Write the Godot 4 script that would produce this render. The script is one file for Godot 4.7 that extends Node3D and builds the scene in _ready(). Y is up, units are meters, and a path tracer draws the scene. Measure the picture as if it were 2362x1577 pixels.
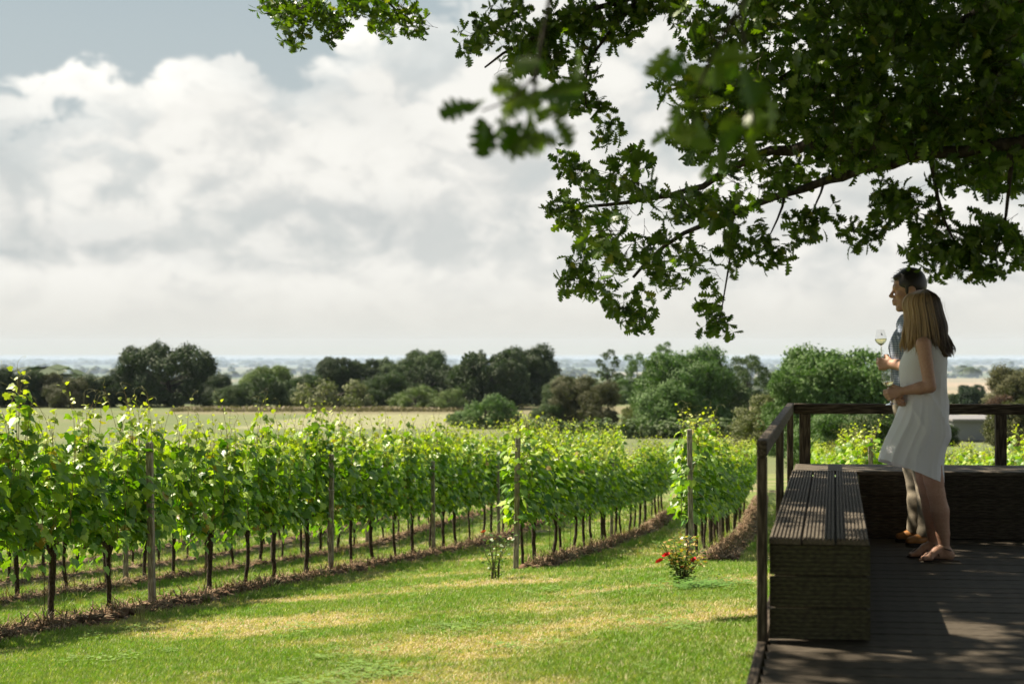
extends Node3D
# A vineyard seen from a timber deck under an oak. Units are metres, y is up, the deck floor lies at y = 0,
# the camera looks along -z. "depth" below is the distance along -z.

const SUN_TO := Vector3(-0.74, 1.0, -0.34)
const FOCAL := 3280.0
const EYE := 1.35

var M := {}
var rng := RandomNumberGenerator.new()
var used_names := {}


class Geo:
	var v := PackedVector3Array()
	var n := PackedVector3Array()
	var c := PackedColorArray()
	var idx := PackedInt32Array()

	func vert(p: Vector3, nn: Vector3, col := Color.WHITE) -> int:
		v.append(p)
		n.append(nn)
		c.append(col)
		return v.size() - 1

	func tri(a: Vector3, b: Vector3, d: Vector3, col := Color.WHITE) -> void:
		var nn := (d - a).cross(b - a).normalized()
		var i := v.size()
		v.append(a); v.append(b); v.append(d)
		n.append(nn); n.append(nn); n.append(nn)
		c.append(col); c.append(col); c.append(col)
		idx.append(i); idx.append(i + 1); idx.append(i + 2)

	func quad(a: Vector3, b: Vector3, d: Vector3, e: Vector3, col := Color.WHITE) -> void:
		var nn := (d - a).cross(b - a).normalized()
		var i := v.size()
		for p in [a, b, d, e]:
			v.append(p)
			n.append(nn)
			c.append(col)
		for k in [0, 1, 2, 0, 2, 3]:
			idx.append(i + k)

	func tube(pts: Array, radii: Array, sides := 7, col := Color.WHITE, lump := 0.0) -> void:
		var side := Vector3.RIGHT
		var base := v.size()
		for i in pts.size():
			var p: Vector3 = pts[i]
			var t: Vector3 = (pts[mini(i + 1, pts.size() - 1)] - pts[maxi(i - 1, 0)])
			t = t.normalized() if t.length() > 1e-6 else Vector3.UP
			side = side - t * side.dot(t)
			if side.length() < 0.1:
				side = t.cross(Vector3.FORWARD) if absf(t.dot(Vector3.FORWARD)) < 0.9 else t.cross(Vector3.UP)
			side = side.normalized()
			var up := t.cross(side)
			var r: float = radii[i]
			for k in sides:
				var a := TAU * k / sides
				var d := side * cos(a) + up * sin(a)
				var rr := r * (1.0 + lump * sin(a * 2.0 + i * 1.7) * cos(i * 2.3 + k * 1.9))
				vert(p + d * rr, d, col)
		for i in pts.size() - 1:
			for k in sides:
				var a := base + i * sides + k
				var b := base + i * sides + (k + 1) % sides
				for q in [a, b, b + sides, a, b + sides, a + sides]:
					idx.append(q)
		for e in [0, pts.size() - 1]:
			var p: Vector3 = pts[e]
			var o: Vector3 = (pts[0] - pts[1] if e == 0 else pts[e] - pts[e - 1])
			var ci := vert(p, o.normalized(), col)
			var ring := []
			for k in sides:
				ring.append(vert(v[base + e * sides + k], o.normalized(), col))
			for k in sides:
				idx.append(ci); idx.append(ring[k]); idx.append(ring[(k + 1) % sides])

	# a box with chamfered edges
	func box(x: Transform3D, size: Vector3, bevel := 0.004, col := Color.WHITE) -> void:
		var h := size * 0.5
		var b := minf(bevel, minf(h.x, minf(h.y, h.z)) * 0.6)
		var id := {}
		var dirs := [Vector3.RIGHT, Vector3.UP, Vector3.BACK]
		for sx in [-1, 1]:
			for sy in [-1, 1]:
				for sz in [-1, 1]:
					for ax in 3:
						var s := Vector3(sx, sy, sz)
						var q := Vector3(sx * (h.x - b), sy * (h.y - b), sz * (h.z - b))
						q[ax] = s[ax] * h[ax]
						id[[sx, sy, sz, ax]] = x * q
		for ax in 3:
			var a1 := (ax + 1) % 3
			var a2 := (ax + 2) % 3
			for s in [-1, 1]:
				var ring := []
				for w in [[-1, -1], [1, -1], [1, 1], [-1, 1]]:
					var k := [0, 0, 0, ax]
					k[ax] = s; k[a1] = w[0]; k[a2] = w[1]
					ring.append(id[k])
				face(ring, x.basis * (dirs[ax] * s), col)
			for s1 in [-1, 1]:
				for s2 in [-1, 1]:
					var ring := []
					for w in [[-1, a1], [-1, a2], [1, a2], [1, a1]]:
						var k := [0, 0, 0, w[1]]
						k[ax] = w[0]; k[a1] = s1; k[a2] = s2
						ring.append(id[k])
					face(ring, x.basis * (dirs[a1] * s1 + dirs[a2] * s2), col)
		for sx in [-1, 1]:
			for sy in [-1, 1]:
				for sz in [-1, 1]:
					face([id[[sx, sy, sz, 0]], id[[sx, sy, sz, 1]], id[[sx, sy, sz, 2]]], x.basis * Vector3(sx, sy, sz), col)

	func face(ring: Array, outward: Vector3, col := Color.WHITE) -> void:
		var nn: Vector3 = outward.normalized()
		var i := v.size()
		for p in ring:
			vert(p, nn, col)
		for k in range(1, ring.size() - 1):
			idx.append(i); idx.append(i + k); idx.append(i + k + 1)

	func loft(rings: Array, col := Color.WHITE, caps := true) -> void:
		# rings of equal length, closed round; smooth normals
		var m: int = rings[0].size()
		var base := v.size()
		var cen := []
		for r in rings:
			var s := Vector3.ZERO
			for p in r:
				s += p
			cen.append(s / m)
		for i in rings.size():
			for k in m:
				var du: Vector3 = rings[i][(k + 1) % m] - rings[i][(k + m - 1) % m]
				var dv: Vector3 = rings[mini(i + 1, rings.size() - 1)][k] - rings[maxi(i - 1, 0)][k]
				var nn := du.cross(dv)
				if nn.dot(rings[i][k] - cen[i]) < 0.0:
					nn = -nn
				vert(rings[i][k], nn.normalized() if nn.length() > 1e-12 else Vector3.UP, col)
		for i in rings.size() - 1:
			for k in m:
				var a := base + i * m + k
				var b := base + i * m + (k + 1) % m
				for q in [a, b, b + m, a, b + m, a + m]:
					idx.append(q)
		if caps:
			for e in [0, rings.size() - 1]:
				var o: Vector3 = (cen[0] - cen[1]) if e == 0 else (cen[e] - cen[e - 1])
				var ci := vert(cen[e], o.normalized(), col)
				var ids := []
				for p in rings[e]:
					ids.append(vert(p, o.normalized(), col))
				for k in m:
					idx.append(ci); idx.append(ids[k]); idx.append(ids[(k + 1) % m])

	func mesh(mat: Material = null) -> ArrayMesh:
		for t in range(0, idx.size(), 3):
			var i := idx[t]
			var j := idx[t + 1]
			var k := idx[t + 2]
			if (v[k] - v[i]).cross(v[j] - v[i]).dot(n[i] + n[j] + n[k]) < 0.0:
				idx[t + 1] = k
				idx[t + 2] = j
		var arr := []
		arr.resize(Mesh.ARRAY_MAX)
		arr[Mesh.ARRAY_VERTEX] = v
		arr[Mesh.ARRAY_NORMAL] = n
		arr[Mesh.ARRAY_COLOR] = c
		arr[Mesh.ARRAY_INDEX] = idx
		var m := ArrayMesh.new()
		m.add_surface_from_arrays(Mesh.PRIMITIVE_TRIANGLES, arr)
		if mat:
			m.surface_set_material(0, mat)
		return m


# ---------------------------------------------------------------- naming and placing

func numbered(called: String) -> String:
	var k: int = used_names.get(called, 0)
	used_names[called] = k + 1
	return called if k == 0 else "%s_%03d" % [called, k]

func tag(o: Node, label := "", category := "", group := "", kind := "") -> Node:
	if label: o.set_meta("label", label)
	if category: o.set_meta("category", category)
	if group: o.set_meta("group", group)
	if kind: o.set_meta("kind", kind)
	return o

func thing(called: String, at := Vector3.ZERO, turn := 0.0) -> Node3D:
	var o := Node3D.new()
	o.name = numbered(called)
	add_child(o)
	o.position = at
	o.rotation.y = turn
	return o

func part(called: String, m: Mesh, parent: Node, x := Transform3D()) -> MeshInstance3D:
	var o := MeshInstance3D.new()
	o.name = numbered(called) if parent == self else called
	o.mesh = m
	o.transform = x
	parent.add_child(o, true)
	return o

func scatter(called: String, m: Mesh, xs: Array, cols: Array, parent: Node) -> MultiMeshInstance3D:
	var mm := MultiMesh.new()
	mm.transform_format = MultiMesh.TRANSFORM_3D
	mm.use_colors = true
	mm.mesh = m
	mm.instance_count = xs.size()
	for i in xs.size():
		mm.set_instance_transform(i, xs[i])
		mm.set_instance_color(i, cols[i])
	var o := MultiMeshInstance3D.new()
	o.name = numbered(called) if parent == self else called
	o.multimesh = mm
	parent.add_child(o, true)
	return o

# a point seen at a place in the photograph, at its own depth
func at(px: float, py: float, d: float) -> Vector3:
	return Vector3((px - 1181.0) / FOCAL * d, EYE - (py - 797.0) / FOCAL * d, -d)

# ---------------------------------------------------------------- the lie of the land

const FALL := [[-60.0, -0.1], [24.0, -2.165], [32.0, -2.95], [45.0, -3.75], [60.0, -4.5], [85.0, -5.9], [110.0, -7.1], [165.0, -8.9], [190.0, -9.7], [250.0, -10.6], [287.0, -10.95], [330.0, -12.3], [500.0, -21.0], [900.0, -36.0], [1500.0, -48.0], [3000.0, -56.0], [6000.0, -68.0], [30000.0, -150.0]]

func fall(d: float) -> float:
	for i in range(1, FALL.size()):
		if d < FALL[i][0]:
			var t: float = (d - FALL[i - 1][0]) / (FALL[i][0] - FALL[i - 1][0])
			return lerpf(FALL[i - 1][1], FALL[i][1], t)
	return FALL[-1][1]

func ground(x: float, z: float) -> float:
	var d := -z
	var near := 0.463 - 0.1096 * d
	var w := clampf((d - 22.0) / 12.0, 0.0, 1.0)
	w = w * w * (3.0 - 2.0 * w)
	var y := lerpf(near, fall(d), w)
	var cross := (12.0 * tanh(x / 12.0) if x < 0.0 else 2.2 * tanh(x / 2.2)) * 0.06 - 0.03 * maxf(0.0, x - 4.0) * (1.0 if x < 12.0 else 12.0 / x)
	y += cross * clampf(1.0 - (d - 40.0) / 60.0, 0.0, 1.0)
	# level ground under and behind the deck
	var k := 0.14
	var h := clampf(0.5 + 0.5 * (-0.24 - y) / k, 0.0, 1.0)
	y = lerpf(-0.24, y, h) - k * h * (1.0 - h)
	return y

func on_ground(x: float, d: float) -> Vector3:
	return Vector3(x, ground(x, -d), -d)

func seen_ground(px: float, py: float) -> Vector3:
	var d := 5.0
	while d < 400.0:
		var p := at(px, py, d)
		if p.y < ground(p.x, p.z):
			return Vector3(p.x, ground(p.x, p.z), p.z)
		d += 0.04
	return at(px, py, 400.0)

# ---------------------------------------------------------------- materials

func ramp(stops: Array) -> Gradient:
	var g := Gradient.new()
	var o := PackedFloat32Array()
	var c := PackedColorArray()
	for s in stops:
		o.append(s[0])
		c.append((s[1] as Color).linear_to_srgb())
	g.offsets = o
	g.colors = c
	return g

func noise_tex(seed_: int, freq: float, stops: Array, size := 512, octaves := 5, normal := 0.0) -> NoiseTexture2D:
	var f := FastNoiseLite.new()
	f.seed = seed_
	f.noise_type = FastNoiseLite.TYPE_SIMPLEX_SMOOTH
	f.frequency = freq
	f.fractal_octaves = octaves
	var t := NoiseTexture2D.new()
	t.width = size
	t.height = size
	t.seamless = true
	t.noise = f
	if normal > 0.0:
		t.as_normal_map = true
		t.bump_strength = normal
	elif stops:
		t.color_ramp = ramp(stops)
	return t

func grey(a: float) -> Color:
	return Color(a, a, a)

func mat(called: String, col: Color, rough := 0.8, spec := 0.5) -> StandardMaterial3D:
	var m := StandardMaterial3D.new()
	m.resource_name = called
	m.albedo_color = col.linear_to_srgb()
	m.roughness = rough
	m.metallic_specular = spec
	M[called] = m
	return m

func textured(called: String, tex: Texture2D, scale: Vector3, rough := 0.85, bump: Texture2D = null, relief := 0.2, world := true) -> StandardMaterial3D:
	var m := mat(called, Color.WHITE, rough, 0.35)
	m.albedo_texture = tex
	m.uv1_triplanar = true
	m.uv1_world_triplanar = world
	m.uv1_scale = scale
	if bump:
		m.heightmap_enabled = true
		m.heightmap_texture = bump
		m.heightmap_scale = relief
	return m

func leafy(called: String, col: Color, through: Color, rough := 0.5, spec := 0.5) -> StandardMaterial3D:
	var m := mat(called, col, rough, spec)
	m.vertex_color_use_as_albedo = true
	m.backlight_enabled = true
	m.backlight = through
	m.cull_mode = BaseMaterial3D.CULL_DISABLED
	return m

func build_materials() -> void:
	var spots := [[0.0, grey(0.62)], [0.45, grey(0.95)], [1.0, grey(1.0)]]
	# weathered timber of the deck: dark, greyish, grain along x of the board
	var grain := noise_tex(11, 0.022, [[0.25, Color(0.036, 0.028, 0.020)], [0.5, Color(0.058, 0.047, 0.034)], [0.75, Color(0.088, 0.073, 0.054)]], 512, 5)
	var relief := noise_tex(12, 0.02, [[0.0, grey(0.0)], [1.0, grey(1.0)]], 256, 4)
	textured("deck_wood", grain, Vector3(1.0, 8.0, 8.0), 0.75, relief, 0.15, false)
	var seat := noise_tex(13, 0.022, [[0.2, Color(0.058, 0.047, 0.034)], [0.5, Color(0.092, 0.076, 0.057)], [0.8, Color(0.140, 0.118, 0.090)]], 512, 5)
	textured("seat_wood", seat, Vector3(0.9, 9.0, 9.0), 0.75, relief, 0.15, false)
	var algae := noise_tex(14, 0.03, [[0.2, Color(0.042, 0.037, 0.023)], [0.5, Color(0.066, 0.060, 0.034)], [0.65, Color(0.073, 0.073, 0.035)], [0.85, Color(0.10, 0.09, 0.062)]], 512, 6)
	textured("algae_wood", algae, Vector3(1.6, 3.0, 3.0), 0.8, relief, 0.15, false)
	textured("rail_wood", noise_tex(15, 0.012, [[0.2, Color(0.022, 0.016, 0.011)], [0.5, Color(0.050, 0.038, 0.026)], [0.8, Color(0.105, 0.085, 0.062)]], 512, 5), Vector3(1.0, 10.0, 10.0), 0.7, relief, 0.12, false)
	textured("stake_wood", noise_tex(16, 0.015, [[0.2, Color(0.11, 0.095, 0.08)], [0.5, Color(0.22, 0.195, 0.165)], [0.8, Color(0.34, 0.31, 0.27)]], 256, 5), Vector3(14.0, 1.6, 14.0), 0.85, relief, 0.2, false)
	textured("vine_bark", noise_tex(17, 0.03, [[0.2, Color(0.012, 0.009, 0.006)], [0.5, Color(0.035, 0.026, 0.018)], [0.8, Color(0.085, 0.066, 0.046)]], 256, 5), Vector3(9.0, 2.5, 9.0), 0.95, relief, 0.6, false)
	textured("oak_bark", noise_tex(18, 0.03, [[0.2, Color(0.012, 0.010, 0.008)], [0.5, Color(0.040, 0.034, 0.027)], [0.8, Color(0.09, 0.08, 0.065)]], 256, 5), Vector3(3.0, 1.0, 3.0), 0.95, relief, 1.5, true)
	var shoot := mat("shoot", Color(0.11, 0.12, 0.03), 0.6)
	shoot.vertex_color_use_as_albedo = true
	shoot.albedo_color = Color.WHITE
	leafy("vine_leaf", Color.WHITE, Color(0.92, 0.97, 0.30), 0.42, 0.5)
	leafy("oak_leaf", Color.WHITE, Color(0.94, 0.98, 0.24), 0.40, 0.5)
	leafy("tree_leaf", Color.WHITE, Color(0.60, 0.70, 0.25), 0.6, 0.4)
	leafy("grass_blade", Color.WHITE, Color(0.75, 0.85, 0.35), 0.55, 0.4)
	var petal := leafy("petal", Color.WHITE, Color(0.5, 0.4, 0.35), 0.6, 0.3)
	petal.albedo_color = Color.WHITE
	var straw := mat("straw", Color.WHITE, 0.9, 0.2)
	straw.vertex_color_use_as_albedo = true
	var earth := textured("earth", noise_tex(19, 0.02, [[0.2, Color(0.05, 0.033, 0.02)], [0.5, Color(0.12, 0.08, 0.05)], [0.8, Color(0.24, 0.18, 0.115)]], 512, 5), Vector3(1.6, 1.6, 1.6), 0.98, relief, 2.0)
	var land := textured("land", noise_tex(20, 0.02, [[0.15, grey(0.55)], [0.5, grey(0.82)], [0.85, grey(1.0)]], 512, 5), Vector3(0.9, 0.9, 0.9), 0.98, noise_tex(21, 0.06, [[0.0, grey(0.0)], [1.0, grey(1.0)]], 512, 4), 1.2)
	land.vertex_color_use_as_albedo = true

# ---------------------------------------------------------------- camera, sky, sun

func bump_at(a: float, e: float, a0: float, e0: float, wa: float, we: float) -> float:
	var x := (a - a0) / wa
	var y := (e - e0) / we
	return exp(-(x * x + y * y))

var sky_noise: Array = []

# how much cloud lies in a direction (degrees), before it is cut into shape
func cloud_mass(az: float, up: float) -> float:
	var sx := az * lerpf(1.0, cos(deg_to_rad(minf(up, 85.0))), clampf((up - 14.0) / 30.0, 0.0, 1.0))
	var sy := up * 1.35 if up < 16.0 else 21.6 + (up - 16.0) * 0.75
	var f0: FastNoiseLite = sky_noise[0]
	var f1: FastNoiseLite = sky_noise[1]
	var f2: FastNoiseLite = sky_noise[2]
	var f3: FastNoiseLite = sky_noise[3]
	var wx := f1.get_noise_2d(sx, sy) * 1.0
	var wy := f1.get_noise_2d(sx + 91.0, sy + 17.0) * 0.9
	var lumps := -f2.get_noise_2d(sx + wx, sy * 1.15 + wy)
	var big := f0.get_noise_2d(sx * 0.8 + wx, sy * 1.1 + wy)
	var wisps := f3.get_noise_2d(sx * 1.4 + wx * 1.2, sy * 1.5 + wy * 1.2)
	return big * 0.80 + lumps * 0.54 + wisps * 0.28

func sky_color(az: float, el: float) -> Color:
	# az and el in degrees; az is measured to the right of the view
	var up := maxf(el, 0.0)
	var t := 1.0 - exp(-up / 8.0)
	var air := Color(0.74, 0.73, 0.67).lerp(Color(0.40, 0.50, 0.55), t)
	air = air.lerp(Color(0.15, 0.245, 0.37), clampf((up - 12.0) / 60.0, 0.0, 1.0))
	var m := cloud_mass(az, up)
	# towards the sun, up and to the left: what lies in between takes the light
	var ahead := cloud_mass(az - 0.9, up + 0.8) * 0.6 + cloud_mass(az - 2.0, up + 1.7) * 0.4
	# the long bank of cloud: its upper edge climbs to the right; round the sky it breaks up
	var top := 10.0 + (az + 20.0) * 0.20 + maxf(0.0, az + 8.5) * 0.35
	var bank := (top - up) * 0.60 + m * 1.9
	var away := smoothstep(22.0, 38.0, absf(az))
	var high := smoothstep(14.5, 19.0, up)
	var loose := m * 2.3 + 0.05 + 0.9 * (1.0 - smoothstep(3.0, 12.0, up)) - 0.5 * smoothstep(45.0, 75.0, up)
	var body := lerpf(bank, loose, maxf(away, high))
	var cover := smoothstep(-0.12, 0.42, body)
	# thinner places in the bank
	cover *= 1.0 - 0.45 * smoothstep(0.10, 0.62, -m) * smoothstep(2.0, 5.0, up)
	var g := clampf(0.16 + (ahead - m) * 1.35 + m * 0.20, 0.0, 0.7)
	g *= smoothstep(-0.2, 1.1, body)
	g += 0.62 * bump_at(az, up, -9.4 + m * 1.2, 10.6 - (az + 9.4) * 0.30, 3.6, 1.0 + m * 0.3)
	g += 0.50 * bump_at(az, up, -20.0 + m * 1.5, 8.4, 2.8, 1.5)
	g += 0.36 * bump_at(az, up, -17.0 + m * 3.0, 4.4 + m, 5.0, 0.75)
	g += 0.30 * bump_at(az, up, -6.5 + m * 3.0, 4.7 + m, 3.5, 0.9)
	g += 0.28 * bump_at(az, up, -11.5 + m * 2.0, 3.4 + m * 0.6, 3.4, 0.5)
	g += 0.26 * bump_at(az, up, -1.0, 2.2 + m * 0.5, 1.7, 0.45)
	g += 0.22 * bump_at(az, up, 10.5, 2.6 + m * 0.5, 2.0, 0.5)
	g *= 0.72
	g *= 1.0 - 0.65 * (1.0 - smoothstep(0.5, 3.2, up))
	# the bright rim of the bank and of each heap
	var rim := (1.0 - smoothstep(0.0, 1.1, absf(body - 0.55))) * smoothstep(4.0, 8.0, up) + 0.8 * clampf((m - ahead) * 1.1, 0.0, 0.5)
	var cloud := Color(0.895, 0.88, 0.83) * (1.0 + 0.16 * rim * (1.0 - away))
	cloud = cloud.lerp(Color(0.47, 0.515, 0.525), clampf(g, 0.0, 0.92))
	cloud = cloud.lerp(Color(0.75, 0.735, 0.675), (1.0 - smoothstep(0.0, 3.4, up)) * 0.9)
	var out := air.lerp(cloud, clampf(cover, 0.0, 1.0))
	var dir := Vector3(sin(deg_to_rad(az)) * cos(deg_to_rad(el)), sin(deg_to_rad(el)), -cos(deg_to_rad(az)) * cos(deg_to_rad(el)))
	var sun := maxf(0.0, dir.dot(SUN_TO.normalized()))
	return out * (1.0 + 0.35 * pow(sun, 6.0))

func build_sky() -> PanoramaSkyMaterial:
	for k in 4:
		var f := FastNoiseLite.new()
		f.seed = 31 + k
		f.noise_type = FastNoiseLite.TYPE_SIMPLEX_SMOOTH
		f.frequency = [0.11, 0.22, 0.16, 0.28][k]
		f.fractal_octaves = [3, 3, 5, 5][k]
		f.fractal_gain = [0.5, 0.5, 0.55, 0.58][k]
		if k == 2:
			f.fractal_type = FastNoiseLite.FRACTAL_RIDGED
		sky_noise.append(f)
	var small := Image.create(512, 256, false, Image.FORMAT_RGBF)
	for y in 256:
		var el := 90.0 - (y + 0.5) / 256.0 * 180.0
		for x in 512:
			var az := wrapf((x + 0.5) / 512.0 * 360.0, -180.0, 180.0)
			small.set_pixel(x, y, sky_color(az, el) if el > 0.0 else Color(0.745, 0.73, 0.672))
	small.resize(4096, 2048, Image.INTERPOLATE_BILINEAR)
	var k := 4096.0 / 360.0
	for y in range(int((90.0 - 17.0) * k), int((90.0 + 1.0) * k)):
		var el := 90.0 - (y + 0.5) / k
		for x in range(int(-24.0 * k), int(24.0 * k)):
			small.set_pixel(posmod(x, 4096), y, sky_color((x + 0.5) / k, el))
	var s := PanoramaSkyMaterial.new()
	s.panorama = ImageTexture.create_from_image(small)
	return s

func build_view() -> void:
	var cam := Camera3D.new()
	cam.name = "camera"
	cam.position = Vector3(0, EYE, 0)
	cam.rotation_degrees = Vector3(0.148, 0, 0)
	cam.fov = 27.05
	cam.near = 0.05
	cam.far = 40000.0
	cam.current = true
	add_child(cam)
	var env := Environment.new()
	env.background_mode = Environment.BG_SKY
	env.tonemap_mode = Environment.TONE_MAPPER_LINEAR
	env.tonemap_exposure = 2.6
	env.background_energy_multiplier = 0.385
	env.sdfgi_enabled = true
	env.ssao_enabled = true
	env.ssil_enabled = true
	env.fog_enabled = true
	env.fog_mode = Environment.FOG_MODE_EXPONENTIAL
	env.fog_density = 0.00004
	env.fog_light_color = Color(0.86, 0.93, 1.0)
	env.volumetric_fog_enabled = true
	env.volumetric_fog_density = 0.0
	env.sky = Sky.new()
	env.sky.sky_material = build_sky()
	var lens := CameraAttributesPhysical.new()
	lens.frustum_focal_length = 50.0
	lens.frustum_focus_distance = 12.5
	lens.exposure_aperture = 2.6
	var w := WorldEnvironment.new()
	w.name = "world"
	w.environment = env
	w.camera_attributes = lens
	add_child(w)
	var sun := DirectionalLight3D.new()
	sun.name = "sun"
	sun.light_energy = 1.6
	sun.light_color = Color(1.0, 0.95, 0.86)
	sun.light_angular_distance = 0.55
	sun.shadow_enabled = true
	add_child(sun)
	sun.look_at_from_position(SUN_TO * 50.0, Vector3.ZERO, Vector3.UP)

# ---------------------------------------------------------------- land

var n_patch := FastNoiseLite.new()
var n_fine := FastNoiseLite.new()
var n_far := FastNoiseLite.new()

# how dried out the lawn is at a place, 0 to 1
func dryness(x: float, z: float) -> float:
	var a := n_patch.get_noise_2d(x * 0.8 + z * 0.25, z * 0.9)
	var b := n_fine.get_noise_2d(x, z)
	var d := -z
	var open_ := smoothstep(16.5, 12.5, d + 0.25 * x)        # the open headland is drier than the alleys
	return clampf(a * 2.3 + b * 0.6 - 0.02 + 0.24 * open_, 0.0, 1.0)

func lawn_color(x: float, z: float) -> Color:
	var dry := dryness(x, z)
	var g := Color(0.310, 0.365, 0.115).lerp(Color(0.215, 0.325, 0.066), 0.5 + 0.5 * n_patch.get_noise_2d(x * 2.0 + 50.0, z * 2.0))
	return g.lerp(Color(0.64, 0.49, 0.33), dry * 0.88)

func land_color(x: float, z: float) -> Color:
	var d := -z
	if d < 75.0:
		return lawn_color(x, z) * 0.6
	var c := Color(0.150, 0.185, 0.070)
	if d < 400.0:
		var s := n_far.get_noise_2d(x * 9.0, z * 9.0)
		c = Color(0.120, 0.155, 0.060).lerp(Color(0.165, 0.180, 0.080), clampf(0.5 + s, 0.0, 1.0))
		var mx := x / d * FOCAL + 1181.0
		if d > 186.0 and d < 248.0 - 0.05 * absf(x + 20.0) and x > -38.0 + (d - 190.0) * 0.1 and x < -5.0:
			c = Color(0.25, 0.25, 0.135)             # mown hay field
		elif d > 250.0 and d < 292.0 and x > -62.0:
			c = Color(0.19, 0.175, 0.095)              # tall dry grass along the hedge
		return c
	var q := Vector2(floorf(x / 260.0 + n_far.get_noise_2d(x * 0.3, z * 0.3) * 1.2), floorf(z / 330.0 + n_far.get_noise_2d(x * 0.3 + 70.0, z * 0.3) * 1.0))
	var h := fposmod(sin(q.x * 12.9898 + q.y * 78.233) * 43758.5453, 1.0)
	c = Color(0.085, 0.115, 0.050)
	if h < 0.16:
		c = Color(0.24, 0.20, 0.12)
	elif h < 0.40:
		c = Color(0.13, 0.14, 0.065)
	if d > 1150.0 and d < 2300.0 and x > 0.27 * d:
		c = Color(0.33, 0.25, 0.155) if h < 0.7 else Color(0.24, 0.21, 0.12)
	return c

func build_land() -> void:
	n_patch.seed = 5
	n_patch.frequency = 0.42
	n_patch.fractal_octaves = 4
	n_fine.seed = 6
	n_fine.frequency = 2.6
	n_fine.fractal_octaves = 3
	n_far.seed = 8
	n_far.frequency = 0.004
	n_far.fractal_octaves = 3
	var rows := []
	var d := -40.0
	while d < 7600.0:
		rows.append(d)
		if d < 4.0: d += 4.0
		elif d < 30.0: d += 0.3
		elif d < 75.0: d += 1.0
		else: d *= 1.035
	var cols := 150
	var g := Geo.new()
	for i in rows.size():
		var dd: float = rows[i]
		var half := 26.0 + absf(dd) * 1.1
		for k in cols + 1:
			var s := (float(k) / cols - 0.5) * 2.0
			var x := half * signf(s) * lerpf(absf(s), s * s, 0.55)
			var y := ground(x, -dd)
			var p := Vector3(x, y, -dd)
			var e := 0.5 + absf(dd) * 0.01
			var nn := Vector3(ground(x - e, -dd) - ground(x + e, -dd), 2.0 * e, ground(x, -dd - e) - ground(x, -dd + e)).normalized()
			g.vert(p, nn, land_color(x, -dd))
	for i in rows.size() - 1:
		for k in cols:
			var a := i * (cols + 1) + k
			for q in [a, a + 1, a + cols + 2, a, a + cols + 2, a + cols + 1]:
				g.idx.append(q)
	tag(part("ground", g.mesh(M.land), self), "", "", "", "structure")

# deck outline: the left edge line and the far edge line
const DECK_A := Vector3(1.122, 0, -6.5)
const DECK_U := Vector3(0.2215, 0, -0.9752)      # along the left rail, away from the camera
const DECK_V := Vector3(0.9956, 0, 0.0936)       # along the far rail, to the right

func on_deck(x: float, z: float, extra := 0.0) -> bool:
	# metres right of the left edge, and beyond the far edge
	var p := Vector3(x, 0, z) - DECK_A
	var det := DECK_U.x * DECK_V.z - DECK_U.z * DECK_V.x
	var a := (p.x * DECK_V.z - p.z * DECK_V.x) / det
	var b := (DECK_U.x * p.z - DECK_U.z * p.x) / det
	return b > -extra and a < 4.45 + extra

var row_lines := []      # [start x, start depth]
const ROW_DIR := Vector2(0.190, 0.982)

func row_gap(x: float, z: float) -> float:
	# distance to the nearest vine row
	var best := 99.0
	for r in row_lines:
		var dx: float = x - r[0]
		var dd: float = -z - r[1]
		var along := dx * ROW_DIR.x + dd * ROW_DIR.y
		if along < r[2] * 1.15 - 0.6:
			continue
		best = minf(best, absf(dx * ROW_DIR.y - dd * ROW_DIR.x - 0.31))
	return best

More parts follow.
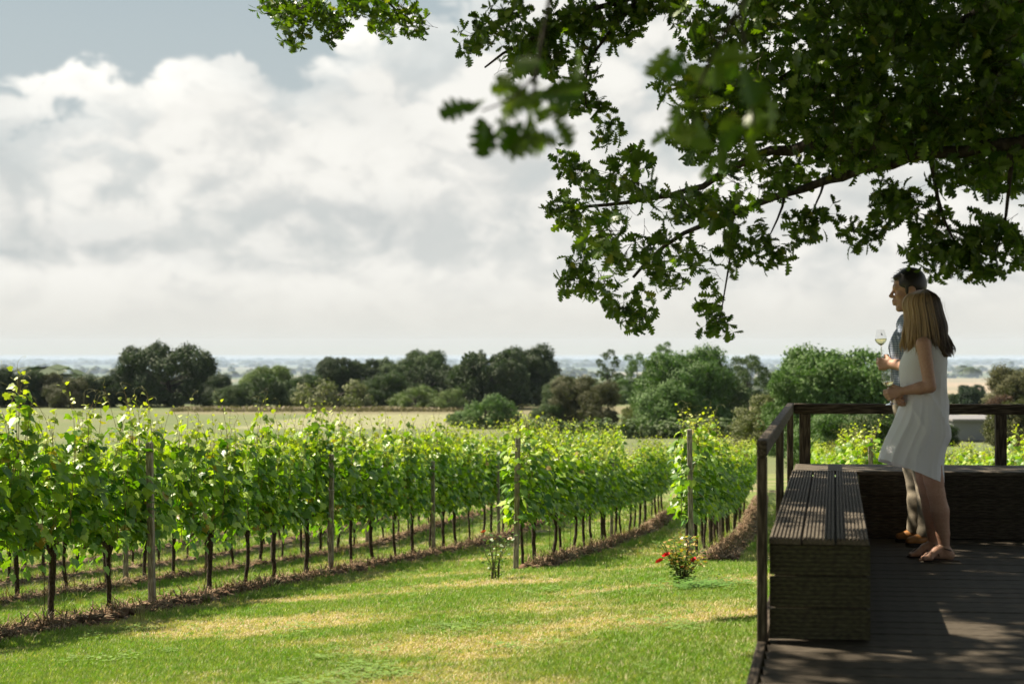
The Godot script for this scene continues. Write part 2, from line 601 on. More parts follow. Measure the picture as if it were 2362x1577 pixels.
func build_grass() -> void:
	var meshes := []
	for k in 3:
		var g := Geo.new()
		for b in 9:
			var a := rng.randf() * TAU
			var r := rng.randf() * 0.045
			var base := Vector3(cos(a) * r, 0, sin(a) * r)
			var h := rng.randf_range(0.022, 0.05)
			var lean := Vector3(rng.randf_range(-1, 1), 0, rng.randf_range(-1, 1)) * h * 0.7
			var w := Vector3(cos(a + 1.3), 0, sin(a + 1.3)) * rng.randf_range(0.0022, 0.0038)
			var mid := base + lean * 0.4 + Vector3.UP * h * 0.6
			var tip := base + lean + Vector3.UP * h
			var col := Color(1, 1, 1) * rng.randf_range(0.85, 1.12)
			g.quad(base - w, base + w, mid + w * 0.8, mid - w * 0.8, col)
			g.tri(mid - w * 0.8, mid + w * 0.8, tip, col)
		meshes.append(g.mesh(M.grass_blade))
	var xs := [[], [], []]
	var cs := [[], [], []]
	for i in 190000:
		# even in the picture's depth: more tufts close by
		var d := 6.2 / (1.0 - rng.randf() * 0.865)
		var x := rng.randf_range(-0.42, 0.36) * d
		if on_deck(x, -d, 0.02):
			continue
		var gap := row_gap(x, -d)
		if gap < 0.33:
			continue
		var dry := dryness(x, -d)
		if rng.randf() < dry * 0.45:
			continue
		var k := i % 3
		var s := clampf(0.6 + d * 0.030, 0.7, 1.7) * rng.randf_range(0.7, 1.25)
		var tall := (1.0 - dry * 0.45) * (1.0 + 0.7 * smoothstep(0.7, 0.3, gap))
		var b := Basis(Vector3.UP, rng.randf() * TAU).scaled(Vector3(s, s * tall, s))
		xs[k].append(Transform3D(b, on_ground(x, d)))
		var c := lawn_color(x, -d) * rng.randf_range(0.88, 1.14)
		if rng.randf() < 0.10:
			c = Color(0.60, 0.53, 0.34)
		elif rng.randf() < 0.12:
			c = Color(0.16, 0.35, 0.04)
		cs[k].append(c)
	for k in 3:
		tag(scatter("lawn_grass", meshes[k], xs[k], cs[k], self), "short mown grass with dry straw-coloured patches on the lawn", "grass", "", "stuff")
	# clover and plantain in the lawn
	var cl := Geo.new()
	for b in 9:
		var a := b * 2.4
		var c0 := Vector3(cos(a), 0, sin(a)) * rng.randf_range(0.01, 0.07) + Vector3(0, rng.randf_range(0.02, 0.045), 0)
		for q in 3:
			var qa := a + q * TAU / 3.0
			var e := Vector3(cos(qa), 0.15, sin(qa)) * 0.013
			var w := Vector3(-sin(qa), 0, cos(qa)) * 0.008
			cl.quad(c0, c0 + e * 0.6 + w, c0 + e, c0 + e * 0.6 - w, Color(1, 1, 1) * rng.randf_range(0.8, 1.2))
	var clover_mesh := cl.mesh(M.grass_blade)
	var kx := []
	var kc := []
	for i in 9000:
		var d := 6.2 / (1.0 - rng.randf() * 0.72)
		var x := rng.randf_range(-0.42, 0.36) * d
		if on_deck(x, -d, 0.02) or row_gap(x, -d) < 0.25 or n_patch.get_noise_2d(x * 1.6 + 30.0, -d * 1.6) < 0.26 or rng.randf() < 0.6:
			continue
		var s := rng.randf_range(0.7, 1.4)
		kx.append(Transform3D(Basis(Vector3.UP, rng.randf() * TAU).scaled(Vector3(s, s, s)), on_ground(x, d)))
		kc.append(Color(0.17, 0.27, 0.055) * rng.randf_range(0.8, 1.3))
	var p2 := seen_ground(1590, 1362)
	for i in 60:
		var x := p2.x + rng.randfn(0.08, 0.20)
		var d := -p2.z + rng.randfn(0.0, 0.22)
		var s := rng.randf_range(1.2, 2.2)
		kx.append(Transform3D(Basis(Vector3.UP, rng.randf() * TAU).scaled(Vector3(s, s, s)), on_ground(x, d)))
		kc.append(Color(0.12, 0.24, 0.04) * rng.randf_range(0.8, 1.3))
	tag(scatter("clover", clover_mesh, kx, kc, self), "patches of dark green clover in the lawn", "clover", "", "stuff")
	# longer tufts along the rows and round the posts
	var g := Geo.new()
	for b in 14:
		var a := rng.randf() * TAU
		var base := Vector3(cos(a), 0, sin(a)) * rng.randf() * 0.05
		var h := rng.randf_range(0.10, 0.24)
		var lean := Vector3(cos(a), 0, sin(a)) * h * rng.randf_range(0.1, 0.8)
		var w := Vector3(cos(a + 1.4), 0, sin(a + 1.4)) * 0.0035
		var mid := base + lean * 0.35 + Vector3.UP * h * 0.65
		g.quad(base - w, base + w, mid + w * 0.7, mid - w * 0.7)
		g.tri(mid - w * 0.7, mid + w * 0.7, base + lean + Vector3.UP * h * 0.95)
	var tall_mesh := g.mesh(M.grass_blade)
	var tx := []
	var tc := []
	for i in 5200:
		var r: Array = row_lines[rng.randi() % row_lines.size()]
		var along: float = r[2] * 1.15 + rng.randf() * 28.0
		var side := rng.randfn(0.0, 0.42)
		var x: float = r[0] + ROW_DIR.x * along + ROW_DIR.y * side
		var d: float = r[1] + ROW_DIR.y * along - ROW_DIR.x * side
		if d < 6.0 or on_deck(x, -d, 0.05) or (side > 0.0 and side < 0.66 and rng.randf() < 0.85):
			continue
		var s := rng.randf_range(0.35, 1.0)
		tx.append(Transform3D(Basis(Vector3.UP, rng.randf() * TAU).scaled(Vector3(s, s, s)), on_ground(x, d)))
		tc.append(Color(0.32, 0.27, 0.14) if rng.randf() < 0.45 else Color(0.13, 0.20, 0.04) * rng.randf_range(0.7, 1.2))
	tag(scatter("tall_grass", tall_mesh, tx, tc, self), "loose tufts of taller green and dry grass along the vine rows", "grass", "", "stuff")

func build_mulch() -> void:
	# ridges of cut straw and turned earth along each row
	var clod := Geo.new()
	for i in 9:
		var a := TAU * i / 9.0
		var p := []
	var rings := []
	for j in 5:
		var ring := []
		for k in 7:
			var a := TAU * k / 7.0
			var lat := lerpf(-1.2, 1.45, j / 4.0)
			var r := cos(lat) * (0.75 + 0.45 * fposmod(sin(j * 9.1 + k * 5.7) * 71.3, 1.0))
			ring.append(Vector3(cos(a) * r, sin(lat) * 0.6, sin(a) * r) * 0.045)
		rings.append(ring)
	clod.loft(rings)
	var clod_mesh := clod.mesh(M.straw)
	var wisp := Geo.new()
	for b in 11:
		var dir := Vector3(rng.randf_range(-1, 1), rng.randf_range(-0.15, 0.55), rng.randf_range(-1, 1)).normalized()
		var side := dir.cross(Vector3.UP).normalized() * 0.0042
		var p0 := Vector3(rng.randf_range(-1, 1), rng.randf_range(0.2, 0.9), rng.randf_range(-1, 1)) * 0.045
		var l := rng.randf_range(0.07, 0.17)
		var mid := p0 + dir * l * 0.5 + Vector3.UP * 0.012
		var end := p0 + dir * l - Vector3.UP * rng.randf() * 0.02
		var col := Color(1, 1, 1) * rng.randf_range(0.7, 1.25)
		wisp.quad(p0 - side, p0 + side, mid + side, mid - side, col)
		wisp.quad(mid - side, mid + side, end + side * 0.6, end - side * 0.6, col)
	var wisp_mesh := wisp.mesh(M.straw)
	var names := ["nearest vine row", "second vine row from the front", "third vine row from the front", "leftmost fourth vine row", "row behind the rose with bare stems", "row behind the red rose", "row seen through the railing", "row right of the couple", "rightmost vine row"]
	var nz := FastNoiseLite.new()
	nz.frequency = 0.9
	nz.fractal_octaves = 3
	for ri in row_lines.size():
		var r: Array = row_lines[ri]
		var root := thing("mulch_ridge")
		tag(root, "ridge of brown straw mulch under the " + names[ri], "mulch", "", "stuff")
		var g := Geo.new()
		var a0: float = r[2] * 1.15 - 0.3
		var count := 170
		var cross := 9
		var lines := []
		for i in count + 1:
			var along := a0 + i * 0.2
			var line := []
			for k in cross:
				var s := (float(k) / (cross - 1) - 0.5) * 2.0
				var w := (0.38 if ri == 0 else 0.32) * (1.0 + 0.4 * nz.get_noise_2d(along * 0.8, ri * 17.0))
				var x: float = r[0] + ROW_DIR.x * along + ROW_DIR.y * (0.31 + s * w)
				var d: float = r[1] + ROW_DIR.y * along - ROW_DIR.x * (0.31 + s * w)
				var bulge := (1.0 - s * s) * (0.055 + 0.05 * nz.get_noise_2d(x * 3.0, d * 3.0)) + (0.025 * nz.get_noise_2d(x * 9.0, d * 9.0))
				if absf(s) > 0.95:
					bulge = -0.03
				line.append(Vector3(x, ground(x, -d) + bulge, -d))
			lines.append(line)
		for i in count:
			for k in cross - 1:
				g.quad(lines[i][k], lines[i][k + 1], lines[i + 1][k + 1], lines[i + 1][k])
		part("ridge", g.mesh(M.earth), root)
		var xs := []
		var cs := []
		var wx := []
		var wc := []
		var n: int = [4200, 2600, 1000, 500, 2000, 1700, 400, 300, 200][ri]
		for i in n:
			var along := a0 + pow(rng.randf(), 1.5) * 30.0
			var s := clampf(rng.randfn(0.0, 0.36), -1.15, 1.15)
			var x: float = r[0] + ROW_DIR.x * along + ROW_DIR.y * (0.31 + s * (0.37 if ri == 0 else 0.31))
			var d: float = r[1] + ROW_DIR.y * along - ROW_DIR.x * (0.31 + s * (0.37 if ri == 0 else 0.31))
			var y := ground(x, -d) + (1.0 - s * s) * (0.040 + 0.04 * nz.get_noise_2d(x * 3.0, d * 3.0))
			var b := Basis.from_euler(Vector3(rng.randf_range(-0.5, 0.5), rng.randf() * TAU, rng.randf_range(-0.5, 0.5)))
			if i % 5 < 3:
				var k := rng.randf_range(0.4, 1.5) * (1.3 if ri == 0 else 1.0)
				xs.append(Transform3D(b.scaled(Vector3(k, k, k)), Vector3(x, y, -d)))
				cs.append(Color(0.17, 0.105, 0.066).lerp(Color(0.05, 0.03, 0.018), rng.randf()))
			else:
				var k := rng.randf_range(0.6, 1.25)
				wx.append(Transform3D(b.scaled(Vector3(k, k, k)), Vector3(x, y, -d)))
				wc.append(Color(0.40, 0.29, 0.19).lerp(Color(0.12, 0.075, 0.045), rng.randf()))
		tag(scatter("clods", clod_mesh, xs, cs, root), "", "", "", "stuff")
		tag(scatter("straw", wisp_mesh, wx, wc, root), "", "", "", "stuff")

# ---------------------------------------------------------------- vines

const LEAF_EDGE := [[0.0, 0.04], [0.16, -0.10], [0.34, -0.08], [0.50, 0.10], [0.40, 0.24], [0.53, 0.42], [0.37, 0.50], [0.32, 0.64], [0.16, 0.72], [0.12, 0.87], [0.0, 1.0]]

func vine_leaf(g: Geo, x: Transform3D, size: float, col: Color, cup: float, full := true) -> void:
	var mid := x * (Vector3(0, 0.36, 0.0) * size)
	for s in [-1.0, 1.0]:
		var prev := Vector3.ZERO
		var step := 1 if full else 2
		for i in range(0, LEAF_EDGE.size(), step):
			var e: Array = LEAF_EDGE[i]
			var r := Vector2(e[0], e[1] - 0.36)
			var q := Vector3(e[0] * s, e[1], -cup * r.length_squared() + 0.10 * absf(e[0]))
			var p := x * (q * size)
			if i > 0:
				if s > 0.0: g.tri(mid, prev, p, col)
				else: g.tri(mid, p, prev, col)
			prev = p

# one vine, its row running along local x: [foliage, shoots, trunk, rod]
func vine_meshes(seed_: int, full: bool) -> Array:
	var r := RandomNumberGenerator.new()
	r.seed = seed_
	var fol := Geo.new()
	var sh := Geo.new()
	var n_shoots := 23 if full else 12
	for i in n_shoots:
		var x0 := lerpf(-0.66, 0.66, (i + 0.5) / n_shoots) + r.randf_range(-0.04, 0.04)
		var z0 := r.randf_range(-0.06, 0.06)
		var top := r.randf_range(1.66, 1.92)
		if r.randf() < 0.24:
			top = r.randf_range(1.92, 2.26)
		var steps := 8
		var pts := []
		var rad := []
		var dx := r.randf_range(-0.16, 0.16)
		var dz := r.randf_range(-0.13, 0.13)
		var ph := r.randf() * TAU
		for k in steps + 1:
			var t := float(k) / steps
			var y := lerpf(0.74, top, t)
			var tip := pow(t, 6.0) * 0.12 * (1.0 if top > 1.92 else 0.5)
			pts.append(Vector3(x0 + dx * t + 0.03 * sin(ph + t * 5.0) + tip * cos(ph), y, z0 + dz * t + 0.03 * cos(ph * 2.0 + t * 4.0) + tip * sin(ph)))
			rad.append(lerpf(0.0045, 0.0018, t))
		sh.tube(pts, rad, 4, Color(0.10, 0.10, 0.03).lerp(Color(0.17, 0.10, 0.04), r.randf()))
		var length := top - 0.74
		var n_l := int(length / (0.047 if full else 0.08))
		for k in n_l:
			var t := (k + r.randf()) / n_l
			var fi := t * steps
			var i0 := mini(int(fi), steps - 1)
			var p: Vector3 = (pts[i0] as Vector3).lerp(pts[i0 + 1], fi - i0)
			var left := length * (1.0 - t)                  # metres to the growing tip
			var young := 1.0 - smoothstep(0.05, 0.42, left + r.randf_range(-0.08, 0.12))
			var size := lerpf(0.112, 0.036, young) * r.randf_range(0.72, 1.18) * (1.0 if full else 1.35)
			var a := r.randf() * TAU
			var out := Vector3(cos(a) * 0.8, 0, sin(a) * 1.15).normalized()
			var reach := lerpf(0.10, 0.025, young) * r.randf_range(0.4, 1.5)
			var q := p + out * reach + Vector3.UP * r.randf_range(-0.02, 0.03)
			# blades hang outward and down, faces turned to the sky and away from the row
			var hang := (out * r.randf_range(0.2, 1.0) + Vector3.DOWN * r.randf_range(0.15, 1.1) + Vector3(r.randf_range(-0.5, 0.5), 0, r.randf_range(-0.3, 0.3))).normalized()
			if young > 0.6:
				hang = (out + Vector3.UP * r.randf_range(-0.2, 0.9)).normalized()
			var face := (out * r.randf_range(0.2, 1.0) + Vector3.UP * r.randf_range(0.2, 1.0) + Vector3(r.randf_range(-0.6, 0.6), 0, r.randf_range(-0.6, 0.6)))
			var zx := hang.cross(face).normalized()
			var zz := zx.cross(hang).normalized()
			var col := Color(0.045, 0.135, 0.016).lerp(Color(0.25, 0.41, 0.055), pow(r.randf(), 1.15))
			if r.randf() < 0.20:
				col = Color(0.38, 0.52, 0.080)
			if r.randf() < 0.015:
				col = Color(0.32, 0.24, 0.06)
			col = col.lerp(Color(0.52, 0.58, 0.10).lerp(Color(0.50, 0.44, 0.14), r.randf() * 0.4), young * 0.85)
			vine_leaf(fol, Transform3D(Basis(zx, hang, zz), q), size, col, r.randf_range(-0.1, 0.75), full)
		if top > 1.98 and full:
			# tendrils at the growing tip
			for k in 2:
				var e: Vector3 = pts[steps - k]
				var c := []
				var cr := []
				var a := r.randf() * TAU
				for j in 6:
					var u := j / 5.0
					c.append(e + Vector3(cos(a + u * 2.5) * u * 0.11, sin(u * 2.6) * 0.07, sin(a + u * 2.5) * u * 0.11))
					cr.append(lerpf(0.0016, 0.0008, u))
				sh.tube(c, cr, 4, Color(0.22, 0.22, 0.06))
	# leaves round the cordon and hanging shoots below it
	for i in (46 if full else 18):
		var x := r.randf_range(-0.58, 0.58)
		var p := Vector3(x, r.randf_range(0.60, 0.95) - 0.12 * r.randf() * r.randf(), r.randfn(0.0, 0.11))
		var out := Vector3(r.randf_range(-0.6, 0.6), 0, signf(p.z)).normalized()
		var hang := (out * 0.4 + Vector3.DOWN * r.randf_range(0.4, 1.2) + Vector3(r.randf_range(-0.5, 0.5), 0, 0)).normalized()
		var zx := hang.cross(out + Vector3.UP * 0.6).normalized()
		vine_leaf(fol, Transform3D(Basis(zx, hang, zx.cross(hang)), p), r.randf_range(0.06, 0.11), Color(0.08, 0.22, 0.022).lerp(Color(0.22, 0.36, 0.045), r.randf()), r.randf_range(0.0, 0.6), full)
	# trunk with a knuckle at its head and two short arms
	var tr := Geo.new()
	var bend := r.randf_range(-0.11, 0.11)
	var bz := r.randf_range(-0.05, 0.05)
	var pts := []
	var rad := []
	var base_r := r.randf_range(0.018, 0.031)
	for k in 10:
		var t := k / 9.0
		pts.append(Vector3(bend * sin(t * 3.0) + r.randf_range(-0.014, 0.014) + bend * t * 0.6, -0.06 + t * 0.82, bz * sin(t * 2.6) + r.randf_range(-0.006, 0.006)))
		rad.append(base_r * (1.25 if k == 0 else (1.5 + r.randf() * 0.4 if k == 8 else (1.25 if k == 9 else r.randf_range(0.9, 1.12)))))
	tr.tube(pts, rad, 8, Color.WHITE, 0.22)
	for s in [-1.0, 1.0]:
		var e: Vector3 = pts[8]
		var arm := [e, e + Vector3(0.12 * s, 0.07, 0.01), e + Vector3(0.30 * s, 0.08, -0.01), e + Vector3(0.52 * s, 0.075, 0.0)]
		tr.tube(arm, [base_r * 0.9, base_r * 0.7, base_r * 0.55, base_r * 0.35], 6, Color.WHITE, 0.2)
	var rod := Geo.new()
	rod.tube([Vector3(0.06, -0.05, 0.03), Vector3(0.063, 0.9, 0.025)], [0.0035, 0.0035], 5)
	return [fol.mesh(M.vine_leaf), sh.mesh(M.shoot), tr.mesh(M.vine_bark), rod.mesh(M.vine_bark)]

const ORD := ["first", "second", "third", "fourth", "fifth", "sixth", "seventh", "eighth", "ninth", "tenth", "eleventh", "twelfth", "thirteenth", "fourteenth", "fifteenth", "sixteenth", "seventeenth", "eighteenth", "nineteenth", "twentieth"]

func set_rows() -> void:
	# start x, start depth, first and last vine along the row
	row_lines = [[-4.16, 12.8, -2, 40], [-6.1, 17.6, -4, 36], [-8.95, 18.1, -3, 35], [-11.8, 18.7, -2, 34], [0.14, 18.75, 0, 35], [2.36, 18.6, 0, 34], [5.25, 21.0, 0, 33], [8.2, 22.0, 0, 32], [11.2, 23.0, 0, 31]]

func build_vines() -> void:
	var near := []
	for k in 9:
		near.append(vine_meshes(100 + k * 7, true))
	var far := []
	for k in 4:
		far.append(vine_meshes(300 + k * 7, false))
	var which := ["in the nearest row", "in the second row from the front", "in the third row from the front", "in the leftmost row at the back", "in the row behind the rose with bare stems", "in the row behind the red rose", "in the row seen through the railing corner", "in the row beyond the far rail right of the couple", "in the rightmost row"]
	var yaw := atan2(ROW_DIR.y, ROW_DIR.x)
	var proto := {}
	var fx := [[], [], [], []]
	var tx := []
	for ri in row_lines.size():
		var r: Array = row_lines[ri]
		var seen := 0
		for t in range(r[2], r[3]):
			var along := t * 1.15 + rng.randf_range(-0.09, 0.09)
			var x: float = r[0] + ROW_DIR.x * along + rng.randf_range(-0.03, 0.03)
			var d: float = r[1] + ROW_DIR.y * along
			var p := on_ground(x, d)
			var px := 1181.0 + x / d * FOCAL
			var flip := PI if rng.randf() < 0.5 else 0.0
			var k := rng.randi() % near.size()
			var s := rng.randf_range(0.94, 1.06)
			var b := Basis(Vector3.UP, yaw + flip).scaled(Vector3(s, rng.randf_range(0.98, 1.06) * (1.0 + 0.010 * clampf(t, 0, 20)) if ri < 4 else rng.randf_range(0.90, 0.98), s * 1.05))
			if d > 41.0 or px < -160.0 or px > 2520.0:
				fx[k % 4].append(Transform3D(b, p))
				continue
			var o: Node3D
			if not proto.has(k):
				o = thing("grapevine")
				part("trunk", near[k][2], o)
				part("training_rod", near[k][3], o)
				part("shoots", near[k][1], o)
				tag(part("foliage", near[k][0], o), "", "", "", "stuff")
				proto[k] = o
			else:
				o = proto[k].duplicate()
				o.name = numbered("grapevine")
				add_child(o)
			o.transform = Transform3D(b, p)
			var label: String
			if px < 0.0:
				label = "grapevine at the left picture edge %s" % which[ri]
			elif seen < 20 and ri != 3:
				label = "grapevine, %s trunk from left %s" % [ORD[seen], which[ri]]
				seen += 1
			else:
				label = "leafy vine far down, %s" % which[ri]
			tag(o, label, "grapevine", "grapevines " + which[ri])
	for k in 4:
		var cs := []
		for i in fx[k].size():
			cs.append(Color.WHITE)
		tag(scatter("distant_vines", far[k][0], fx[k], cs, self), "mass of green vine tops running away down the slope", "vines", "", "stuff")
	# trellis stakes
	var stake := Geo.new()
	stake.box(Transform3D(Basis(), Vector3(0, 0.80, 0)), Vector3(0.062, 1.80, 0.062), 0.006)
	var stake_mesh := stake.mesh(M.stake_wood)
	var clip := Geo.new()
	clip.box(Transform3D(Basis(), Vector3(0, 0, 0)), Vector3(0.070, 0.006, 0.070), 0.001)
	var clip_mesh := clip.mesh(mat("wire", Color(0.35, 0.35, 0.35), 0.5))
	var first: Node3D = null
	var spots := [[0, 1.45, "grey timber stake rising among the vines at the left of the nearest row"], [0, 6.45, "grey timber stake, second along the nearest row"], [0, 11.6, "grey timber stake, third along the nearest row"], [0, 16.8, "grey timber stake farther down the nearest row"],
		[1, 2.45, "grey stake in the second row, seen left between trunks"], [1, 7.6, "grey stake in the second row, behind the middle of the nearest row"], [1, 12.8, "grey stake farther along the second row"],
		[4, -0.55, "pale square end post beside the rose with bare stems"], [4, 8.2, "grey stake farther along the row behind the bare rose"], [5, -0.55, "grey square end post behind the red rose"], [5, 6.4, "grey stake farther along the row behind the red rose"], [6, -0.55, "grey square stake end seen through the railing near the white dress"], [7, 0.9, "grey stake in the row right of the couple"]]
	for s in spots:
		var r: Array = row_lines[s[0]]
		var along: float = s[1] * 1.15
		var off := 0.20 if s[0] == 0 else 0.03
		var p := on_ground(r[0] + ROW_DIR.x * along + ROW_DIR.y * off, r[1] + ROW_DIR.y * along - ROW_DIR.x * off)
		var o: Node3D
		if first == null:
			o = thing("vineyard_post")
			part("post", stake_mesh, o)
			for y in [1.2, 1.62]:
				part("wire_clip", clip_mesh, o, Transform3D(Basis(), Vector3(0, y, 0)))
			first = o
		else:
			o = first.duplicate()
			o.name = numbered("vineyard_post")
			add_child(o)
		o.position = p
		o.rotation = Vector3(rng.randf_range(-0.015, 0.015), yaw, rng.randf_range(-0.03, 0.03))
		tag(o, s[2], "post", "stakes of the vine trellis")

# ---------------------------------------------------------------- roses

func rose_bush(p: Vector3, h: float, wide: float, n_stems: int, n_leaves: int, warm: float, blooms: Array, label: String, seed_: int) -> void:
	var r := RandomNumberGenerator.new()
	r.seed = seed_
	var o := thing("rose_bush", p)
	tag(o, label, "rose bush", "rose bushes at the row ends")
	var ends := []
	for i in n_stems:
		var a := TAU * i / n_stems + r.randf_range(-0.4, 0.4)
		var lean := r.randf_range(0.15, 1.0) * wide
		var hh := h * r.randf_range(0.55, 1.0)
		var pts := []
		var rad := []
		for k in 6:
			var t := k / 5.0
			pts.append(Vector3(cos(a) * (0.03 + lean * t * t) + 0.012 * sin(t * 8.0 + i), -0.03 + hh * t, sin(a) * (0.03 + lean * t * t) + 0.012 * cos(t * 7.0 + i)))
			rad.append(lerpf(0.008, 0.0025, t))
		var g := Geo.new()
		g.tube(pts, rad, 6, Color(0.045, 0.035, 0.015).lerp(Color(0.06, 0.08, 0.02), r.randf()))
		part("stem", g.mesh(M.shoot), o)
		ends.append(pts)
	var f := Geo.new()
	for i in n_leaves:
		var pts: Array = ends[r.randi() % n_stems]
		var t := pow(r.randf(), 0.7)
		var k := mini(int(t * 5.0), 4)
		var q: Vector3 = (pts[k] as Vector3).lerp(pts[k + 1], t * 5.0 - k)
		var a := r.randf() * TAU
		var out := Vector3(cos(a), r.randf_range(-0.3, 0.5), sin(a)).normalized()
		q += out * r.randf_range(0.01, 0.07)
		var col := Color(0.06, 0.13, 0.025).lerp(Color(0.15, 0.24, 0.045), r.randf())
		if r.randf() < warm and t > 0.5:
			col = Color(0.46, 0.26, 0.08).lerp(Color(0.50, 0.40, 0.13), r.randf())
		var side := out.cross(Vector3(r.randf_range(-1, 1), 1, r.randf_range(-1, 1))).normalized()
		var l := r.randf_range(0.032, 0.058)
		var m := q + out * l * 0.5
		f.quad(q, m + side * l * 0.36, q + out * l, m - side * l * 0.36, col)
	tag(part("foliage", f.mesh(M.vine_leaf), o), "", "", "", "stuff")
	for b in blooms:
		var g := Geo.new()
		var col: Color = b[3]
		for lay in 4:
			var n := [3, 4, 5, 6][lay] as int
			for k in n:
				var a := TAU * k / n + lay * 0.7
				var tilt := lerpf(0.15, 1.15, lay / 3.0)
				var d := Vector3(cos(a) * sin(tilt), cos(tilt), sin(a) * sin(tilt))
				var side := Vector3(-sin(a), 0, cos(a))
				var s: float = b[4] * lerpf(0.55, 1.0, lay / 3.0)
				var c0 := d * s * 0.1
				var c1 := d * s * 0.62
				var c2 := d * s + Vector3(cos(a), 0, sin(a)) * s * 0.12
				var cc := col * r.randf_range(0.75, 1.15)
				g.quad(c0 - side * s * 0.12, c0 + side * s * 0.12, c1 + side * s * 0.42, c1 - side * s * 0.42, cc)
				g.quad(c1 - side * s * 0.42, c1 + side * s * 0.42, c2 + side * s * 0.25, c2 - side * s * 0.25, cc)
		part("flower", g.mesh(M.petal), o, Transform3D(Basis.from_euler(Vector3(r.randf_range(-0.4, 0.9), r.randf() * 6.0, r.randf_range(-0.5, 0.5))), Vector3(b[0], b[1], b[2])))

func build_roses() -> void:
	var p1 := seen_ground(1142, 1338)
	rose_bush(p1, 0.62, 0.22, 8, 200, 0.12, [[-0.13, 0.55, 0.05, Color(0.62, 0.13, 0.05), 0.036], [0.17, 0.47, 0.0, Color(0.62, 0.50, 0.40), 0.028], [-0.02, 0.34, 0.1, Color(0.55, 0.44, 0.34), 0.020]],
		"small rose bush with bare lower stems beside the pale end post", 41)
	var p2 := seen_ground(1574, 1352)
	rose_bush(p2, 0.52, 0.20, 11, 640, 0.42, [[-0.155, 0.295, 0.05, Color(0.62, 0.02, 0.02), 0.042], [-0.215, 0.235, 0.04, Color(0.62, 0.02, 0.025), 0.044], [0.10, 0.255, 0.06, Color(0.60, 0.02, 0.03), 0.032], [-0.01, 0.20, 0.12, Color(0.60, 0.06, 0.03), 0.022]],
		"leafy rose bush with red blooms and coppery new leaves on the lawn", 42)

# ---------------------------------------------------------------- trees beyond the vineyard

var sprays := []

func build_sprays() -> void:
	for k in 4:
		var r := RandomNumberGenerator.new()
		r.seed = 500 + k
		var g := Geo.new()
		for i in 22:
			var p := Vector3(r.randfn(0, 0.34), r.randfn(0, 0.28), r.randfn(0, 0.34))
			var nn := (p * 1.2 + Vector3(r.randf_range(-1, 1), r.randf_range(-0.3, 1.3), r.randf_range(-1, 1))).normalized()
			var t := nn.cross(Vector3(r.randf_range(-1, 1), r.randf_range(-1, 1), r.randf_range(-1, 1))).normalized()
			var b := nn.cross(t)
			var s := r.randf_range(0.09, 0.19)
			var col := Color(1, 1, 1) * r.randf_range(0.72, 1.2)
			# a ragged five-sided clump of leaves, slightly cupped
			var ring := []
			for q in 5:
				var a := TAU * q / 5.0 + r.randf_range(-0.4, 0.4)
				var rr := s * r.randf_range(0.55, 1.25)
				ring.append(p + (t * cos(a) + b * sin(a)) * rr - nn * s * 0.22)
			for q in 5:
				g.tri(p, ring[q], ring[(q + 1) % 5], col)
		sprays.append(g.mesh(M.tree_leaf))

